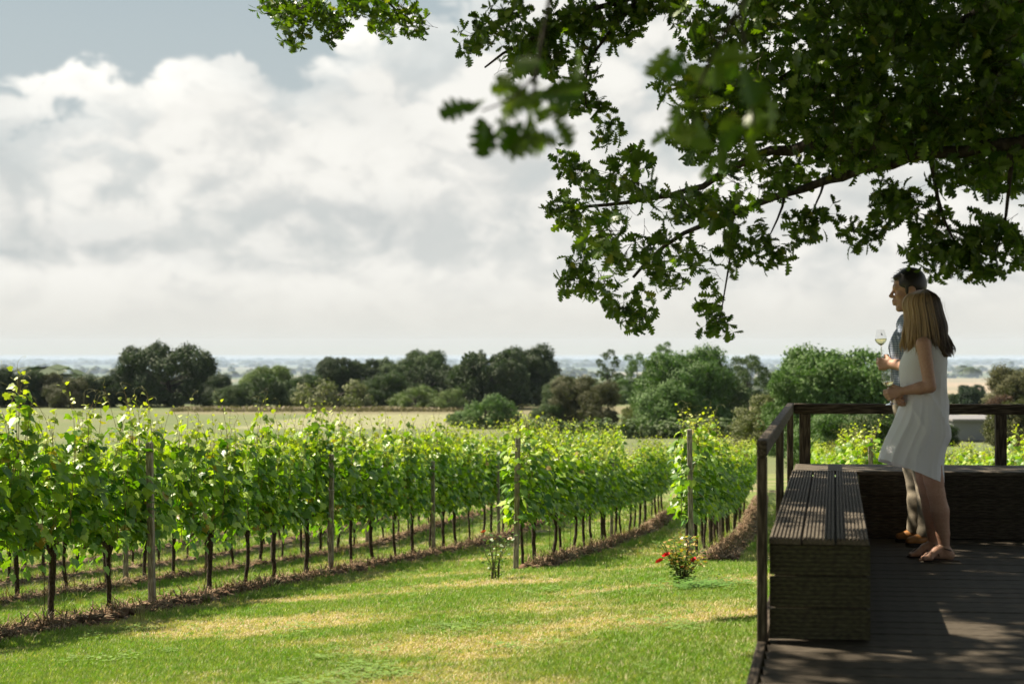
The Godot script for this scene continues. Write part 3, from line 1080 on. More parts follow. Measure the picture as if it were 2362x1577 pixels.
# shape: 0 broad dome, 1 rounded bush, 2 airy and upright, 3 willow
func tree(px: float, top_py: float, width_px: float, d: float, shape: int, col: Color, called: String, label: String, category: String, group: String, seed_: int, sink := 0.0) -> void:
	var r := RandomNumberGenerator.new()
	r.seed = seed_
	var x := (px - 1181.0) / FOCAL * d
	var foot := on_ground(x, d) - Vector3(0, sink, 0)
	var h := at(px, top_py, d).y - foot.y
	var w := width_px / FOCAL * d * ([1.14, 1.22, 1.0, 1.1][shape] as float)
	var o := thing(called, foot)
	tag(o, label, category, group)
	var lobes := []
	var n_lobes: int = [36, 22, 22, 24][shape]
	var low: float = [0.12, 0.06, 0.16, 0.08][shape]
	for i in n_lobes:
		var a := i * 2.399 + r.randf_range(-0.3, 0.3)
		var t := (i + 0.5) / n_lobes
		var y: float
		var rad: float
		if shape == 2:
			y = lerpf(low + 0.12, 0.93, t)
			rad = 0.5 * (0.55 + 0.45 * sin(PI * clampf(y * 0.95 + 0.05, 0, 1))) * sqrt(r.randf())
		else:
			y = lerpf(low + 0.08, 0.86, pow(t, 0.8)) if i % 3 < 2 else r.randf_range(0.06, 0.32)
			var prof := sqrt(maxf(0.0, 1.0 - pow(maxf(0.0, (y - 0.38) / 0.60), 2.0)))
			if y < 0.38:
				prof = lerpf(0.80, 1.0, y / 0.38)
			rad = 0.44 * prof * sqrt(r.randf_range(0.25, 1.0))
		var size: float = ([0.20, 0.24, 0.135, 0.18][shape] as float) * r.randf_range(0.75, 1.25)
		lobes.append([Vector3(cos(a) * rad * w, y * h, sin(a) * rad * w), size * minf(w, h * 1.1)])
	# trunk and limbs
	var tr := Geo.new()
	var tw := clampf(w * 0.028, 0.07, 0.5)
	tr.tube([Vector3(0, -0.3, 0), Vector3(tw * 0.4, h * 0.18, 0), Vector3(-tw * 0.3, h * 0.45, tw * 0.3), Vector3(0, h * 0.75, 0)], [tw * 1.3, tw, tw * 0.7, tw * 0.25], 7)
	for i in range(0, n_lobes, 2):
		var c: Vector3 = lobes[i][0]
		var y0 := minf(c.y * 0.7, h * 0.5)
		tr.tube([Vector3(0, y0, 0), Vector3(c.x * 0.5, lerpf(y0, c.y, 0.45), c.z * 0.5), c], [tw * 0.4, tw * 0.25, tw * 0.08], 5)
	part("trunk", tr.mesh(M.oak_bark), o)
	# leaf sprays spread through the lobes
	var spray := clampf(w * 0.085, 0.45, 1.5)
	if shape == 2:
		spray *= 0.8
	var xs := []
	var cs := []
	for L in lobes:
		var c: Vector3 = L[0]
		var R: float = L[1]
		var n := int(clampf(pow(R / spray, 2.0) * 16.0, 18, 190))
		if shape == 2:
			n = int(n * 0.75)
		for i in n:
			var u := Vector3(r.randfn(0, 1), r.randfn(0, 1), r.randfn(0, 1)).normalized()
			if u.y < -0.35 and r.randf() < 0.6:
				u.y = -u.y
			var p := c + u * R * pow(r.randf_range(0.3, 1.0), 0.5) * Vector3(1, 0.82, 1) * r.randf_range(0.9, 1.1)
			if p.y < 0.05:
				p.y = 0.05 + r.randf() * 0.5
			var s := spray * r.randf_range(0.65, 1.25)
			var b := Basis.looking_at(u.cross(Vector3(0.3, 1, 0.2)).normalized(), u)
			xs.append(Transform3D(b.scaled(Vector3(s, s, s)), p))
			var hue := col.lerp(Color(col.r * 1.5, col.g * 1.25, col.b * 0.9), r.randf() * 0.5)
			cs.append(hue * r.randf_range(0.8, 1.2))
	tag(scatter("crown", sprays[seed_ % 4], xs, cs, o), "", "", "", "stuff")

func build_trees() -> void:
	build_sprays()
	var dark := Color(0.034, 0.058, 0.020)
	var mid := Color(0.053, 0.091, 0.027)
	var olive := Color(0.122, 0.143, 0.054)
	var light := Color(0.122, 0.178, 0.057)
	var brown := Color(0.075, 0.080, 0.034)
	var fresh := Color(0.078, 0.150, 0.037)
	var hedge := "trees of the hedge beyond the field"
	var group2 := "trees beyond the vine rows"
	# px, top, width, depth, shape, colour, name, label
	var list := [
		[-5, 850, 60, 282, 1, dark, "hedge_tree", "dark hedge tree at the left picture edge", hedge],
		[52, 862, 80, 284, 1, dark, "hedge_tree", "low dark hedge tree, second from the left edge", hedge],
		[108, 860, 60, 286, 1, brown, "hedge_tree", "low hedge tree behind the tall vine shoots at the left", hedge],
		[160, 872, 90, 280, 1, brown, "hedge_tree", "brownish low hedge tree left of the big domed oak", hedge],
		[220, 868, 90, 284, 1, dark, "hedge_tree", "dark low hedge tree touching the big domed oak on its left", hedge],
		[388, 792, 236, 290, 0, dark, "oak_tree", "big dark domed oak standing alone above the left hedge", hedge],
		[285, 850, 90, 286, 1, dark, "hedge_tree", "dark bush under the left side of the big domed oak", hedge],
		[498, 866, 70, 284, 1, dark, "hedge_tree", "dark bush under the right side of the big domed oak", hedge],
		[528, 890, 62, 278, 1, mid, "hedge_bush", "small green bush just right of the big domed oak", hedge],
		[612, 845, 104, 330, 1, light, "pale_tree", "pale green rounded tree showing above the hedge middle left", hedge],
		[602, 868, 112, 284, 1, mid, "hedge_tree", "mid green hedge tree below the pale rounded tree", hedge],
		[694, 868, 92, 284, 1, mid, "hedge_tree", "green hedge tree left of the clipped-looking willow mound", hedge],
		[772, 884, 172, 272, 1, olive, "willow_mound", "wide smooth olive willow mound at the field edge", hedge],
		[772, 816, 80, 300, 0, dark, "round_tree", "dark round tree above the olive willow mound", hedge],
		[838, 823, 82, 304, 0, dark, "round_tree", "dark round tree right of the first above the willow mound", hedge],
		[884, 864, 92, 282, 1, mid, "hedge_tree", "green tree right of the olive willow mound", hedge],
		[910, 828, 90, 310, 0, mid, "round_tree", "mid green tree in the tall middle clump", hedge],
		[986, 806, 96, 312, 0, mid, "round_tree", "rounded tree topping the tall middle clump", hedge],
		[996, 842, 124, 296, 0, dark, "round_tree", "broad dark tree in front of the tall middle clump", hedge],
		[958, 892, 96, 268, 1, light, "field_bush", "light green loose bush at the far edge of the hay field", hedge],
		[1032, 902, 80, 264, 1, light, "field_bush", "light green bush left of the big pair of round trees", hedge],
		[1075, 836, 70, 330, 0, mid, "round_tree", "tree showing between the middle clump and the round pair", hedge],
		[1132, 811, 164, 276, 0, dark, "round_tree", "big round tree, nearer of the round pair right of centre", hedge],
		[1212, 799, 126, 292, 0, dark, "round_tree", "big dark tree, farther and taller of the round pair", hedge],
		[1120, 918, 112, 188, 1, fresh, "field_bush", "bright green bush at the right end of the hay field", group2],
		[1062, 950, 60, 194, 1, fresh, "field_bush", "low green scrub left of the bright field bush", group2],
		[1176, 950, 44, 192, 1, fresh, "field_bush", "low green scrub right of the bright field bush", group2],
		[1292, 866, 70, 250, 1, mid, "round_tree", "small green tree between the round pair and the brownish trees", group2],
		[1322, 863, 96, 190, 0, brown, "thorn_tree", "brownish green thorn tree standing over the vine tops", group2],
		[1266, 934, 66, 188, 1, mid, "field_bush", "low bush at the foot of the brownish thorn tree", group2],
		[1402, 799, 76, 200, 2, mid, "ash_tree", "slender airy tree, leftmost of the tall airy trees", group2],
		[1384, 880, 70, 186, 1, brown, "thorn_tree", "dark bush below the slender airy tree", group2],
		[1470, 806, 90, 196, 2, fresh, "ash_tree", "airy tree with sky gaps beside the tallest one", group2],
		[1524, 778, 80, 200, 2, fresh, "ash_tree", "tallest airy tree with sky showing through its crown", group2],
		[1476, 928, 80, 176, 1, olive, "field_bush", "pale green bush below the tall airy trees", group2],
		[1585, 808, 180, 170, 0, fresh, "broad_tree", "broad fresh green tree below the hanging oak twig", group2],
		[1540, 880, 120, 166, 1, fresh, "broad_tree", "dark green low tree left of the broad fresh one", group2],
		[1725, 818, 124, 190, 2, mid, "ash_tree", "airy tree left of the big tree by the deck corner", group2],
		[1680, 880, 90, 175, 1, mid, "broad_tree", "green bush under the airy tree near the deck corner", group2],
		[1772, 905, 124, 112, 3, olive, "willow", "pale olive willow just left of the deck corner post", group2],
		[1725, 935, 70, 116, 3, olive, "willow", "small pale willow left of the larger willow", group2],
		[1930, 799, 262, 108, 0, fresh, "broad_tree", "big broad tree behind the far rail left of the couple", group2],
		[1842, 842, 130, 104, 0, fresh, "broad_tree", "green tree behind the deck corner, beside the big broad tree", group2],
		[1890, 960, 120, 84, 1, fresh, "broad_tree", "dark green bush seen through the railing at the deck corner", group2],
		[2010, 945, 120, 92, 1, mid, "broad_tree", "dark bush behind the vine seen through the railing", group2],
		[2060, 870, 90, 112, 1, fresh, "broad_tree", "tree partly hidden behind the couple", group2],
		[2240, 888, 62, 260, 0, Color(0.030, 0.058, 0.032), "cone_tree", "dark blue-green cone-shaped tree right of the couple", group2],
		[2192, 905, 30, 200, 1, dark, "field_bush", "small dark bush behind the woman's back", group2],
		[2345, 842, 120, 150, 0, Color(0.075, 0.080, 0.028), "broad_tree", "yellowish green tree at the right picture edge", group2],
		[2300, 905, 60, 146, 1, Color(0.085, 0.050, 0.034), "copper_bush", "reddish brown bush beside the tree at the right edge", group2],
		[2330, 930, 90, 120, 1, Color(0.075, 0.085, 0.03), "field_bush", "yellowish bush above the vines at the right picture edge", group2],
		[2185, 985, 40, 128, 1, dark, "field_bush", "dark bush at the left end of the grey shed", group2],
	]
	for i in list.size():
		var a: Array = list[i]
		tree(a[0], a[1], a[2], a[3], a[4], a[5], a[6], a[7], "bush" if a[6].ends_with("bush") or a[6].ends_with("mound") else "tree", a[8], 600 + i)
	# low hedge closing the vineyard
	var hx := []
	var hc := []
	for i in 420:
		var px := rng.randf_range(1180, 1760)
		var d := 150.0 + rng.randf_range(-1.5, 1.5)
		var p := on_ground((px - 1181.0) / FOCAL * d, d)
		var s := rng.randf_range(1.0, 1.7)
		hx.append(Transform3D(Basis(Vector3.UP, rng.randf() * TAU).scaled(Vector3(s, s, s)), p + Vector3(0, rng.randf() * 1.1, 0)))
		hc.append(Color(0.075, 0.11, 0.035) * rng.randf_range(0.8, 1.2))
	tag(scatter("low_hedge", sprays[0], hx, hc, self), "low green hedge closing off the vineyard below the airy trees", "hedge", "", "stuff")
	# tall dry grass at the far edge of the hay field
	var gx := []
	var gc := []
	for i in 900:
		var x := rng.randf_range(-62, -4)
		var d := 258.0 + rng.randf_range(0, 10)
		var s := rng.randf_range(0.8, 1.5)
		gx.append(Transform3D(Basis(Vector3.UP, rng.randf() * TAU).scaled(Vector3(s, s * 0.8, s)), on_ground(x, d) + Vector3(0, 0.3, 0)))
		gc.append(Color(0.19, 0.155, 0.09) * rng.randf_range(0.75, 1.2))
	tag(scatter("rough_grass", sprays[1], gx, gc, self), "strip of tall brown grass along the far hay field", "grass", "", "stuff")
	# far woods and hedgerows on the plain
	var wood := Geo.new()
	var r := RandomNumberGenerator.new()
	r.seed = 77
	for i in 150:
		var u := Vector3(r.randfn(0, 1), absf(r.randfn(0, 0.8)), r.randfn(0, 1)).normalized()
		var p := Vector3(u.x * 0.5, 0.15 + u.y * 0.72, u.z * 0.5) * r.randf_range(0.75, 1.05)
		var t := u.cross(Vector3(r.randf_range(-1, 1), r.randf_range(-1, 1), r.randf_range(-1, 1))).normalized()
		var b := u.cross(t)
		var s := r.randf_range(0.08, 0.19)
		wood.quad(p - t * s, p + b * s, p + t * s, p - b * s, Color.WHITE * r.randf_range(0.75, 1.2))
	var wood_mesh := wood.mesh(M.tree_leaf)
	var wx := []
	var wc := []
	var strips := [[480, -0.5, 0.27, 90], [620, -0.5, 0.27, 110], [820, -0.5, 0.27, 150], [1050, -0.5, 0.27, 170], [1350, -0.5, 0.27, 220], [1800, -0.5, 0.26, 260], [2350, -0.5, 0.5, 320], [2450, -0.5, 0.5, 260], [2800, -0.5, 0.5, 260], [3200, -0.5, 0.5, 320], [4000, -0.5, 0.5, 400], [4800, -0.5, 0.5, 480], [5600, -0.5, 0.5, 560], [6000, -0.5, 0.5, 640], [6400, -0.5, 0.5, 640]]
	for s in strips:
		for i in s[3]:
			var d: float = s[0] * (1.0 + 0.03 * n_far.get_noise_2d(i * 40.0, s[0]))
			var x: float = lerpf(s[1], s[2], r.randf()) * d
			if d < 4500.0 and n_far.get_noise_2d(x * 1.2, d * 3.0) < -0.12:
				continue
			var hh := r.randf_range(6.0, 13.0) * (1.0 if d < 2000.0 else 1.15)
			if r.randf() < 0.05:
				hh *= 1.5
			var ww := hh * r.randf_range(1.0, 2.0) * (1.5 if d > 4000.0 else 1.0)
			wx.append(Transform3D(Basis(Vector3.UP, r.randf() * TAU).scaled(Vector3(ww, hh, ww)), on_ground(x, d)))
			wc.append(Color(0.045, 0.068, 0.026) * r.randf_range(0.7, 1.3))
	tag(scatter("far_woodland", wood_mesh, wx, wc, self), "hazy blue-green woods and hedgerows on the far plain", "woodland", "", "stuff")
	# the haze that lies over the low plain
	var air := FogMaterial.new()
	air.density = 0.00045
	air.albedo = Color(0.82, 0.90, 1.0)
	var haze := FogVolume.new()
	haze.name = "valley_haze"
	haze.shape = RenderingServer.FOG_VOLUME_SHAPE_BOX
	haze.size = Vector3(16000, 130, 5900)
	haze.position = Vector3(0, -105, -3950)
	haze.material = air
	add_child(haze)
	tag(haze, "pale blue haze lying over the far plain", "haze", "", "stuff")
	# the grey shed and two pale farm roofs
	var p := on_ground((2234 - 1181) / FOCAL * 140.0, 140.0)
	var shed := thing("shed", p, 0.08)
	tag(shed, "low grey shed with a pale flat roof behind the vines at right", "shed")
	var wall := Geo.new()
	wall.box(Transform3D(Basis(), Vector3(0, 0.95, 0)), Vector3(4.4, 2.5, 3.6), 0.02)
	part("wall", wall.mesh(mat("shed_wall", Color(0.15, 0.155, 0.165), 0.8)), shed)
	var plinth := Geo.new()
	plinth.box(Transform3D(Basis(), Vector3(0, -0.1, 0)), Vector3(4.5, 0.7, 3.7), 0.02)
	part("plinth", plinth.mesh(mat("shed_plinth", Color(0.07, 0.065, 0.07), 0.9)), shed)
	var roof := Geo.new()
	roof.box(Transform3D(Basis(Vector3.RIGHT, 0.05), Vector3(0, 2.32, 0.1)), Vector3(4.9, 0.22, 4.3), 0.02)
	part("roof", roof.mesh(mat("shed_roof", Color(0.17, 0.165, 0.17), 0.8)), shed)
	mat("farm_white", Color(0.75, 0.74, 0.70), 0.8)
	mat("farm_roof", Color(0.45, 0.42, 0.40), 0.8)
	for a in [[214, 1500.0, "long white farm building far off left of the domed oak"], [1290, 1800.0, "tiny white farm building on the plain right of centre"]]:
		var f := thing("farm_building", on_ground((a[0] - 1181) / FOCAL * a[1], a[1]), 0.2)
		tag(f, a[2], "building", "far farm buildings")
		var g := Geo.new()
		g.box(Transform3D(Basis(), Vector3(0, 2.0, 0)), Vector3(22, 5, 10), 0.1)
		part("wall", g.mesh(M.farm_white), f)
		var q := Geo.new()
		for s in [-1.0, 1.0]:
			q.quad(Vector3(-11.5, 7.2, 0), Vector3(11.5, 7.2, 0), Vector3(11.5, 4.3, 5.6 * s), Vector3(-11.5, 4.3, 5.6 * s))
			q.tri(Vector3(11.2 * s, 7.1, 0), Vector3(11.2 * s, 4.4, 5.2), Vector3(11.2 * s, 4.4, -5.2))
		part("roof", q.mesh(M.farm_roof), f)

# ---------------------------------------------------------------- deck, benches, railing

func deck_point(a: float, b: float, y: float) -> Vector3:
	return DECK_A + DECK_U * a + DECK_V * b + Vector3(0, y, 0)

# basis whose x runs along dir, y up
func along(dir: Vector3) -> Basis:
	var x := dir.normalized()
	var z := x.cross(Vector3.UP).normalized()
	return Basis(x, z.cross(x).normalized(), z)

# a decking board lying along x, its ribbed face up
func ribbed(length: float, width: float, thick: float, ribs: int) -> Geo:
	var g := Geo.new()
	var pitch := width / ribs
	var prof := []
	var depth := 0.009
	for i in ribs:
		var z := -width * 0.5 + i * pitch
		prof.append_array([Vector2(z + pitch * 0.16, -depth), Vector2(z + pitch * 0.24, -0.0010), Vector2(z + pitch * 0.32, 0.0), Vector2(z + pitch * 0.68, 0.0), Vector2(z + pitch * 0.76, -0.0010), Vector2(z + pitch * 0.84, -depth)])
	var all := [Vector2(-width * 0.5, -thick), Vector2(-width * 0.5, -depth)] + prof + [Vector2(width * 0.5, -depth), Vector2(width * 0.5, -thick)]
	var h := length * 0.5
	for i in all.size():
		var p: Vector2 = all[i]
		var q: Vector2 = all[(i + 1) % all.size()]
		var t := q - p
		var nn := Vector3(0, t.x, -t.y)
		if i == all.size() - 1:
			nn = Vector3.DOWN
		g.face([Vector3(-h, p.y, p.x), Vector3(-h, q.y, q.x), Vector3(h, q.y, q.x), Vector3(h, p.y, p.x)], nn)
	for s in [-1.0, 1.0]:
		for i in range(1, all.size() - 2):
			var p: Vector2 = all[i]
			var q: Vector2 = all[i + 1]
			if q.x - p.x > 1e-6:
				g.face([Vector3(h * s, p.y, p.x), Vector3(h * s, q.y, q.x), Vector3(h * s, -thick, q.x), Vector3(h * s, -thick, p.x)], Vector3(s, 0, 0))
	return g

func plank(length: float, high: float, wide: float, bevel := 0.004) -> Geo:
	var g := Geo.new()
	g.box(Transform3D(), Vector3(length, high, wide), bevel)
	return g

func build_deck() -> void:
	var deck := thing("deck")
	tag(deck, "", "", "", "structure")
	var vb := along(DECK_V)
	var ub := along(DECK_U)
	var wide := 0.142
	var step := 0.147 / absf(DECK_U.cross(DECK_V).y)
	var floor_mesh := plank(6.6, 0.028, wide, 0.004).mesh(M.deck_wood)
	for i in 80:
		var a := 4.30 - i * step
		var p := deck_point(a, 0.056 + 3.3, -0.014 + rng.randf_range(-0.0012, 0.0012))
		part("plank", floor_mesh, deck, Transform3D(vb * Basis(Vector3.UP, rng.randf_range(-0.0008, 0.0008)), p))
	# edge board along the left, joists and a dark skirt so that no daylight comes from below
	part("edge_board", plank(11.9, 0.145, 0.042, 0.004).mesh(M.rail_wood), deck, Transform3D(ub, deck_point(-1.55, 0.022, -0.066)))
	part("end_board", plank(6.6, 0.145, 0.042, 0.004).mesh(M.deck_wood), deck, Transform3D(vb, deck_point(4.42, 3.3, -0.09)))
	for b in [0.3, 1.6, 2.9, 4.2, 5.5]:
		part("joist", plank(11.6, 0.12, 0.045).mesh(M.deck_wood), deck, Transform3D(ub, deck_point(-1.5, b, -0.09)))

	# railing
	var rail := thing("railing", DECK_A)
	tag(rail, "dark timber railing with square posts round the deck corner", "railing")
	var post := plank(1.25, 0.045, 0.080, 0.004).mesh(M.rail_wood)
	var upright := Basis(Vector3.UP, Vector3.LEFT, Vector3.BACK)
	for a in [0.0, 2.16, 4.235]:
		var x := Transform3D(ub * upright * Basis(Vector3.RIGHT, PI / 2), deck_point(a, 0.0225, 0.843 - 0.625) - DECK_A)
		part("post", post, rail, x)
	for b in [0.13, 1.555, 3.2, 4.9]:
		var x := Transform3D(vb * upright * Basis(Vector3.RIGHT, PI / 2), deck_point(4.235, b, 0.843 - 0.625) - DECK_A)
		part("post", post, rail, x)
	part("handrail", plank(4.30, 0.076, 0.047, 0.005).mesh(M.rail_wood), rail, Transform3D(ub, deck_point(2.11, 0.0225, 0.882) - DECK_A))
	part("handrail", plank(6.4, 0.076, 0.047, 0.005).mesh(M.rail_wood), rail, Transform3D(vb, deck_point(4.237, 3.25, 0.8805) - DECK_A))

	# the long bench down the left side
	var seat_y := 0.474
	var bench := thing("bench", deck_point(0, 0.05, 0))
	tag(bench, "long built-in bench of ribbed boards along the left rail", "bench", "built-in deck benches")
	var o := deck_point(0, 0.05, 0)
	for i in 3:
		part("seat_board", ribbed(3.62, 0.143, 0.028, 8).mesh(M.seat_wood), bench, Transform3D(ub, deck_point(1.80, 0.125 + i * 0.152, seat_y) - o))
	for i in 3:
		var y := 0.372 - i * 0.147
		var front := Basis(vb.x, -vb.z, vb.y)      # ribs run across, face turned to the camera
		var face := Transform3D(Basis(DECK_V, -DECK_U.slide(DECK_V).normalized(), -Vector3.UP), deck_point(0.012, 0.283, y) - o)
		part("end_board", ribbed(0.452, 0.139, 0.022, 7).mesh(M.algae_wood), bench, face)
		var inner := Transform3D(Basis(DECK_U, DECK_V.slide(DECK_U).normalized(), -Vector3.UP), deck_point(1.82, 0.506, y) - o)
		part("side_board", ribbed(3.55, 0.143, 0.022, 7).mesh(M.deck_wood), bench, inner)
	part("frame", plank(3.48, 0.425, 0.40).mesh(M.deck_wood), bench, Transform3D(ub, deck_point(1.80, 0.275, 0.225) - o))  # solid core added inside the bench, keeps daylight out of the board gaps

	# the bench along the far side
	var back := thing("bench", deck_point(3.6, 0.0, 0))
	tag(back, "built-in bench of brown boards along the far rail behind the couple", "bench", "built-in deck benches")
	var q := deck_point(3.6, 0.0, 0)
	for i in 4:
		part("seat_board", plank(6.4, 0.030, 0.143, 0.005).mesh(M.seat_wood), back, Transform3D(vb, deck_point(4.12 - i * 0.150, 3.27, seat_y - 0.017) - q))
	for i in 3:
		var y := 0.370 - i * 0.147
		var face := Transform3D(Basis(DECK_V, -DECK_U.slide(DECK_V).normalized(), -Vector3.UP), deck_point(3.60, 3.60, y) - q)
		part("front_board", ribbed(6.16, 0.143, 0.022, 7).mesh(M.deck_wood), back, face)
	part("frame", plank(6.12, 0.425, 0.44).mesh(M.deck_wood), back, Transform3D(vb, deck_point(3.875, 3.60, 0.225) - q))  # solid backing added behind the front boards to close slits of daylight

# ---------------------------------------------------------------- the oak over the deck

const OAK_HALF := [0.003, 0.006, 0.014, 0.016, 0.008, 0.021, 0.026, 0.024, 0.010, 0.030, 0.036, 0.033, 0.013, 0.030, 0.035, 0.031, 0.013, 0.021, 0.022, 0.013, 0.0]

# an oak leaf along +y, 0.1 m long, folded a little along its rib
func oak_leaf(g: Geo, x: Transform3D, size: float, col: Color, fold: float, curl: float) -> void:
	var n := OAK_HALF.size()
	for s in [-1.0, 1.0]:
		var rib0 := Vector3.ZERO
		var edge0 := Vector3.ZERO
		for i in n:
			var t := float(i) / (n - 1)
			var y := 0.1 * t
			var w: float = OAK_HALF[i]
			var z := -curl * t * t * 0.1
			var lobe := 0.010 * w / 0.036
			var rib := x * (Vector3(0, y, z) * size)
			var edge := x * (Vector3(s * w, y + lobe * 0.8, z + fold * w) * size)
			if i > 0:
				if s > 0.0: g.quad(rib0, edge0, edge, rib, col)
				else: g.quad(rib0, rib, edge, edge0, col)
			rib0 = rib
			edge0 = edge

func oak_tint(r: RandomNumberGenerator) -> Color:
	var c := Color(0.045, 0.10, 0.016).lerp(Color(0.16, 0.25, 0.038), pow(r.randf(), 1.3))
	var k := r.randf()
	if k < 0.06: c = Color(0.20, 0.22, 0.045)
	elif k < 0.075: c = Color(0.28, 0.16, 0.045)
	return c

# a sprig of leaves growing along +y, about 0.3 m long
func sprig(seed_: int, n: int) -> ArrayMesh:
	var r := RandomNumberGenerator.new()
	r.seed = seed_
	var g := Geo.new()
	var stems := [[Vector3.ZERO, Vector3(r.randf_range(-0.03, 0.03), 0.14, 0.02), Vector3(r.randf_range(-0.05, 0.05), 0.27, 0.0)]]
	for k in 3:
		var a := r.randf() * TAU
		var p: Vector3 = (stems[0][0] as Vector3).lerp(stems[0][1], 0.4 + 0.25 * k)
		var e := p + Vector3(cos(a) * 0.09, 0.10, sin(a) * 0.09)
		stems.append([p, p.lerp(e, 0.5) + Vector3(0, 0.012, 0), e])
	for s in stems:
		g.tube(s, [0.0026, 0.0020, 0.0012], 4, Color(0.045, 0.035, 0.022))
	# leaves stand in whorls at the twig ends, a few along the twig
	for i in n:
		var s: Array = stems[i % 4]
		var t := 1.0 if r.randf() < 0.7 else r.randf_range(0.4, 0.9)
		var p: Vector3 = (s[0] as Vector3).lerp(s[1], t * 2.0) if t < 0.5 else (s[1] as Vector3).lerp(s[2], t * 2.0 - 1.0)
		var tip: Vector3 = ((s[2] as Vector3) - s[1]).normalized()
		var a := i * 2.4 + r.randf_range(-0.4, 0.4)
		var e1 := tip.cross(Vector3(0.3, 0.2, 0.9)).normalized()
		var e2 := tip.cross(e1)
		var dir := ((e1 * cos(a) + e2 * sin(a)) + tip * r.randf_range(0.15, 1.3)).normalized()
		var face := tip * 0.9 + Vector3(r.randf_range(-0.7, 0.7), r.randf_range(-0.4, 0.7), r.randf_range(-0.7, 0.7))
		var zx := dir.cross(face).normalized()
		oak_leaf(g, Transform3D(Basis(zx, dir, zx.cross(dir)), p), r.randf_range(0.75, 1.3), oak_tint(r), r.randf_range(-0.1, 0.6), r.randf_range(-0.2, 0.8))
	return g.mesh(M.oak_leaf)

const CROWN_EDGE := [[1620, -60], [1570, 70], [1560, 200], [1600, 290], [1580, 370], [1520, 380], [1450, 350], [1400, 330], [1330, 370], [1350, 430], [1300, 470], [1310, 495], [1370, 510], [1390, 560], [1360, 600], [1370, 640], [1420, 610], [1460, 660], [1455, 705], [1500, 650], [1560, 610], [1580, 560], [1660, 520], [1720, 465], [1800, 430], [1900, 390], [2050, 350], [2100, 350], [2170, 390], [2230, 430], [2420, 430], [2420, -60]]

# looser clumps: px, py, depth, radius in px, how many sprigs
const CLUMPS := [[625, 22, 11.0, 34, 10], [668, 36, 11.0, 36, 12], [682, 82, 11.0, 22, 5], [725, 20, 11.2, 38, 13], [768, 45, 11.2, 34, 11], [812, 15, 11.1, 26, 8], [772, 84, 11.2, 14, 3],
	[868, 14, 11.4, 24, 7], [884, 58, 11.4, 24, 7], [930, 24, 11.4, 32, 10], [958, 56, 11.4, 22, 6], [984, 66, 11.4, 8, 2],
	[1088, 104, 9.6, 24, 5], [1130, 72, 9.6, 36, 9], [1180, 40, 9.5, 42, 13], [1232, 84, 9.4, 42, 13], [1290, 60, 9.4, 46, 16], [1350, 50, 9.4, 46, 15], [1420, 40, 9.4, 42, 13], [1482, 22, 9.4, 36, 11], [1442, 92, 9.4, 26, 6], [1540, 20, 9.3, 42, 13], [1228, 150, 9.2, 30, 8], [1172, 165, 9.2, 20, 3], [1280, 130, 9.2, 34, 10], [1350, 130, 9.2, 26, 7], [1352, 182, 9.1, 22, 5], [1340, 232, 9.1, 22, 5], [1374, 256, 9.1, 16, 3], [1318, 210, 9.1, 18, 4],
	[1292, 474, 9.9, 24, 7], [1330, 500, 9.9, 26, 6], [1300, 380, 9.9, 20, 4], [1345, 400, 9.9, 28, 6], [1400, 320, 9.8, 22, 5], [1340, 600, 9.6, 24, 6], [1330, 660, 9.6, 20, 5], [1440, 715, 9.5, 20, 5], [1478, 738, 9.5, 16, 4], [1390, 660, 9.5, 24, 6], [1545, 640, 9.4, 26, 6], [1600, 590, 9.3, 26, 6],
	[1640, 694, 9.1, 12, 2], [1662, 744, 9.1, 22, 7], [1648, 650, 9.1, 10, 1], [1700, 592, 8.8, 28, 5], [1748, 562, 8.8, 26, 5], [1800, 586, 8.8, 22, 4], [1862, 530, 8.7, 30, 6], [1902, 508, 8.7, 20, 3], [1984, 540, 8.6, 28, 6], [2040, 500, 8.6, 34, 8], [2100, 470, 8.5, 36, 9], [2060, 452, 8.5, 26, 5], [2150, 540, 8.4, 38, 10], [2212, 592, 8.4, 34, 8], [2182, 622, 8.4, 22, 4], [2240, 560, 8.4, 44, 11], [2300, 540, 8.3, 46, 12], [2274, 612, 8.3, 20, 4], [2346, 560, 8.2, 36, 9], [2128, 578, 8.4, 18, 3]]

# sprays hanging close to the camera: px, py, depth
const CLOSE := [[1180, 190, 3.0], [1235, 130, 3.0], [1232, 178, 3.05], [1258, 218, 3.0], [1212, 250, 2.95], [1218, 300, 3.0], [1110, 250, 3.0], [1135, 275, 3.05], [1205, 335, 3.0], [1275, 262, 3.1], [1290, 215, 3.1],
	[1640, 105, 3.3], [1730, 130, 3.2], [1755, 210, 3.2], [1745, 270, 3.25], [1615, 235, 3.4], [1590, 300, 3.4], [1645, 340, 3.3], [1560, 125, 3.4], [1735, 300, 3.2], [1580, 260, 3.4]]

func inside(poly: PackedVector2Array, p: Vector2) -> bool:
	return Geometry2D.is_point_in_polygon(p, poly)

func branch(o: Node, pts: Array, r0: float, r1: float, called := "branch") -> void:
	var c := Curve3D.new()
	for i in pts.size():
		var t: Vector3 = (pts[mini(i + 1, pts.size() - 1)] - pts[maxi(i - 1, 0)]) * 0.17
		c.add_point(pts[i], -t, t)
	var l := c.get_baked_length()
	var n := clampi(int(l / 0.14), 4, 40)
	var ps := []
	var rs := []
	for i in n + 1:
		var u := float(i) / n
		ps.append(c.sample_baked(l * u) + Vector3(sin(i * 1.9), cos(i * 2.7), sin(i * 1.3)) * lerpf(r0, r1, u) * 0.35)
		rs.append(lerpf(r0, r1, pow(u, 0.8)))
	var g := Geo.new()
	g.tube(ps, rs, 7, Color.WHITE, 0.12)
	part(called, g.mesh(M.oak_bark), o, Transform3D(Basis(), -(o as Node3D).position))

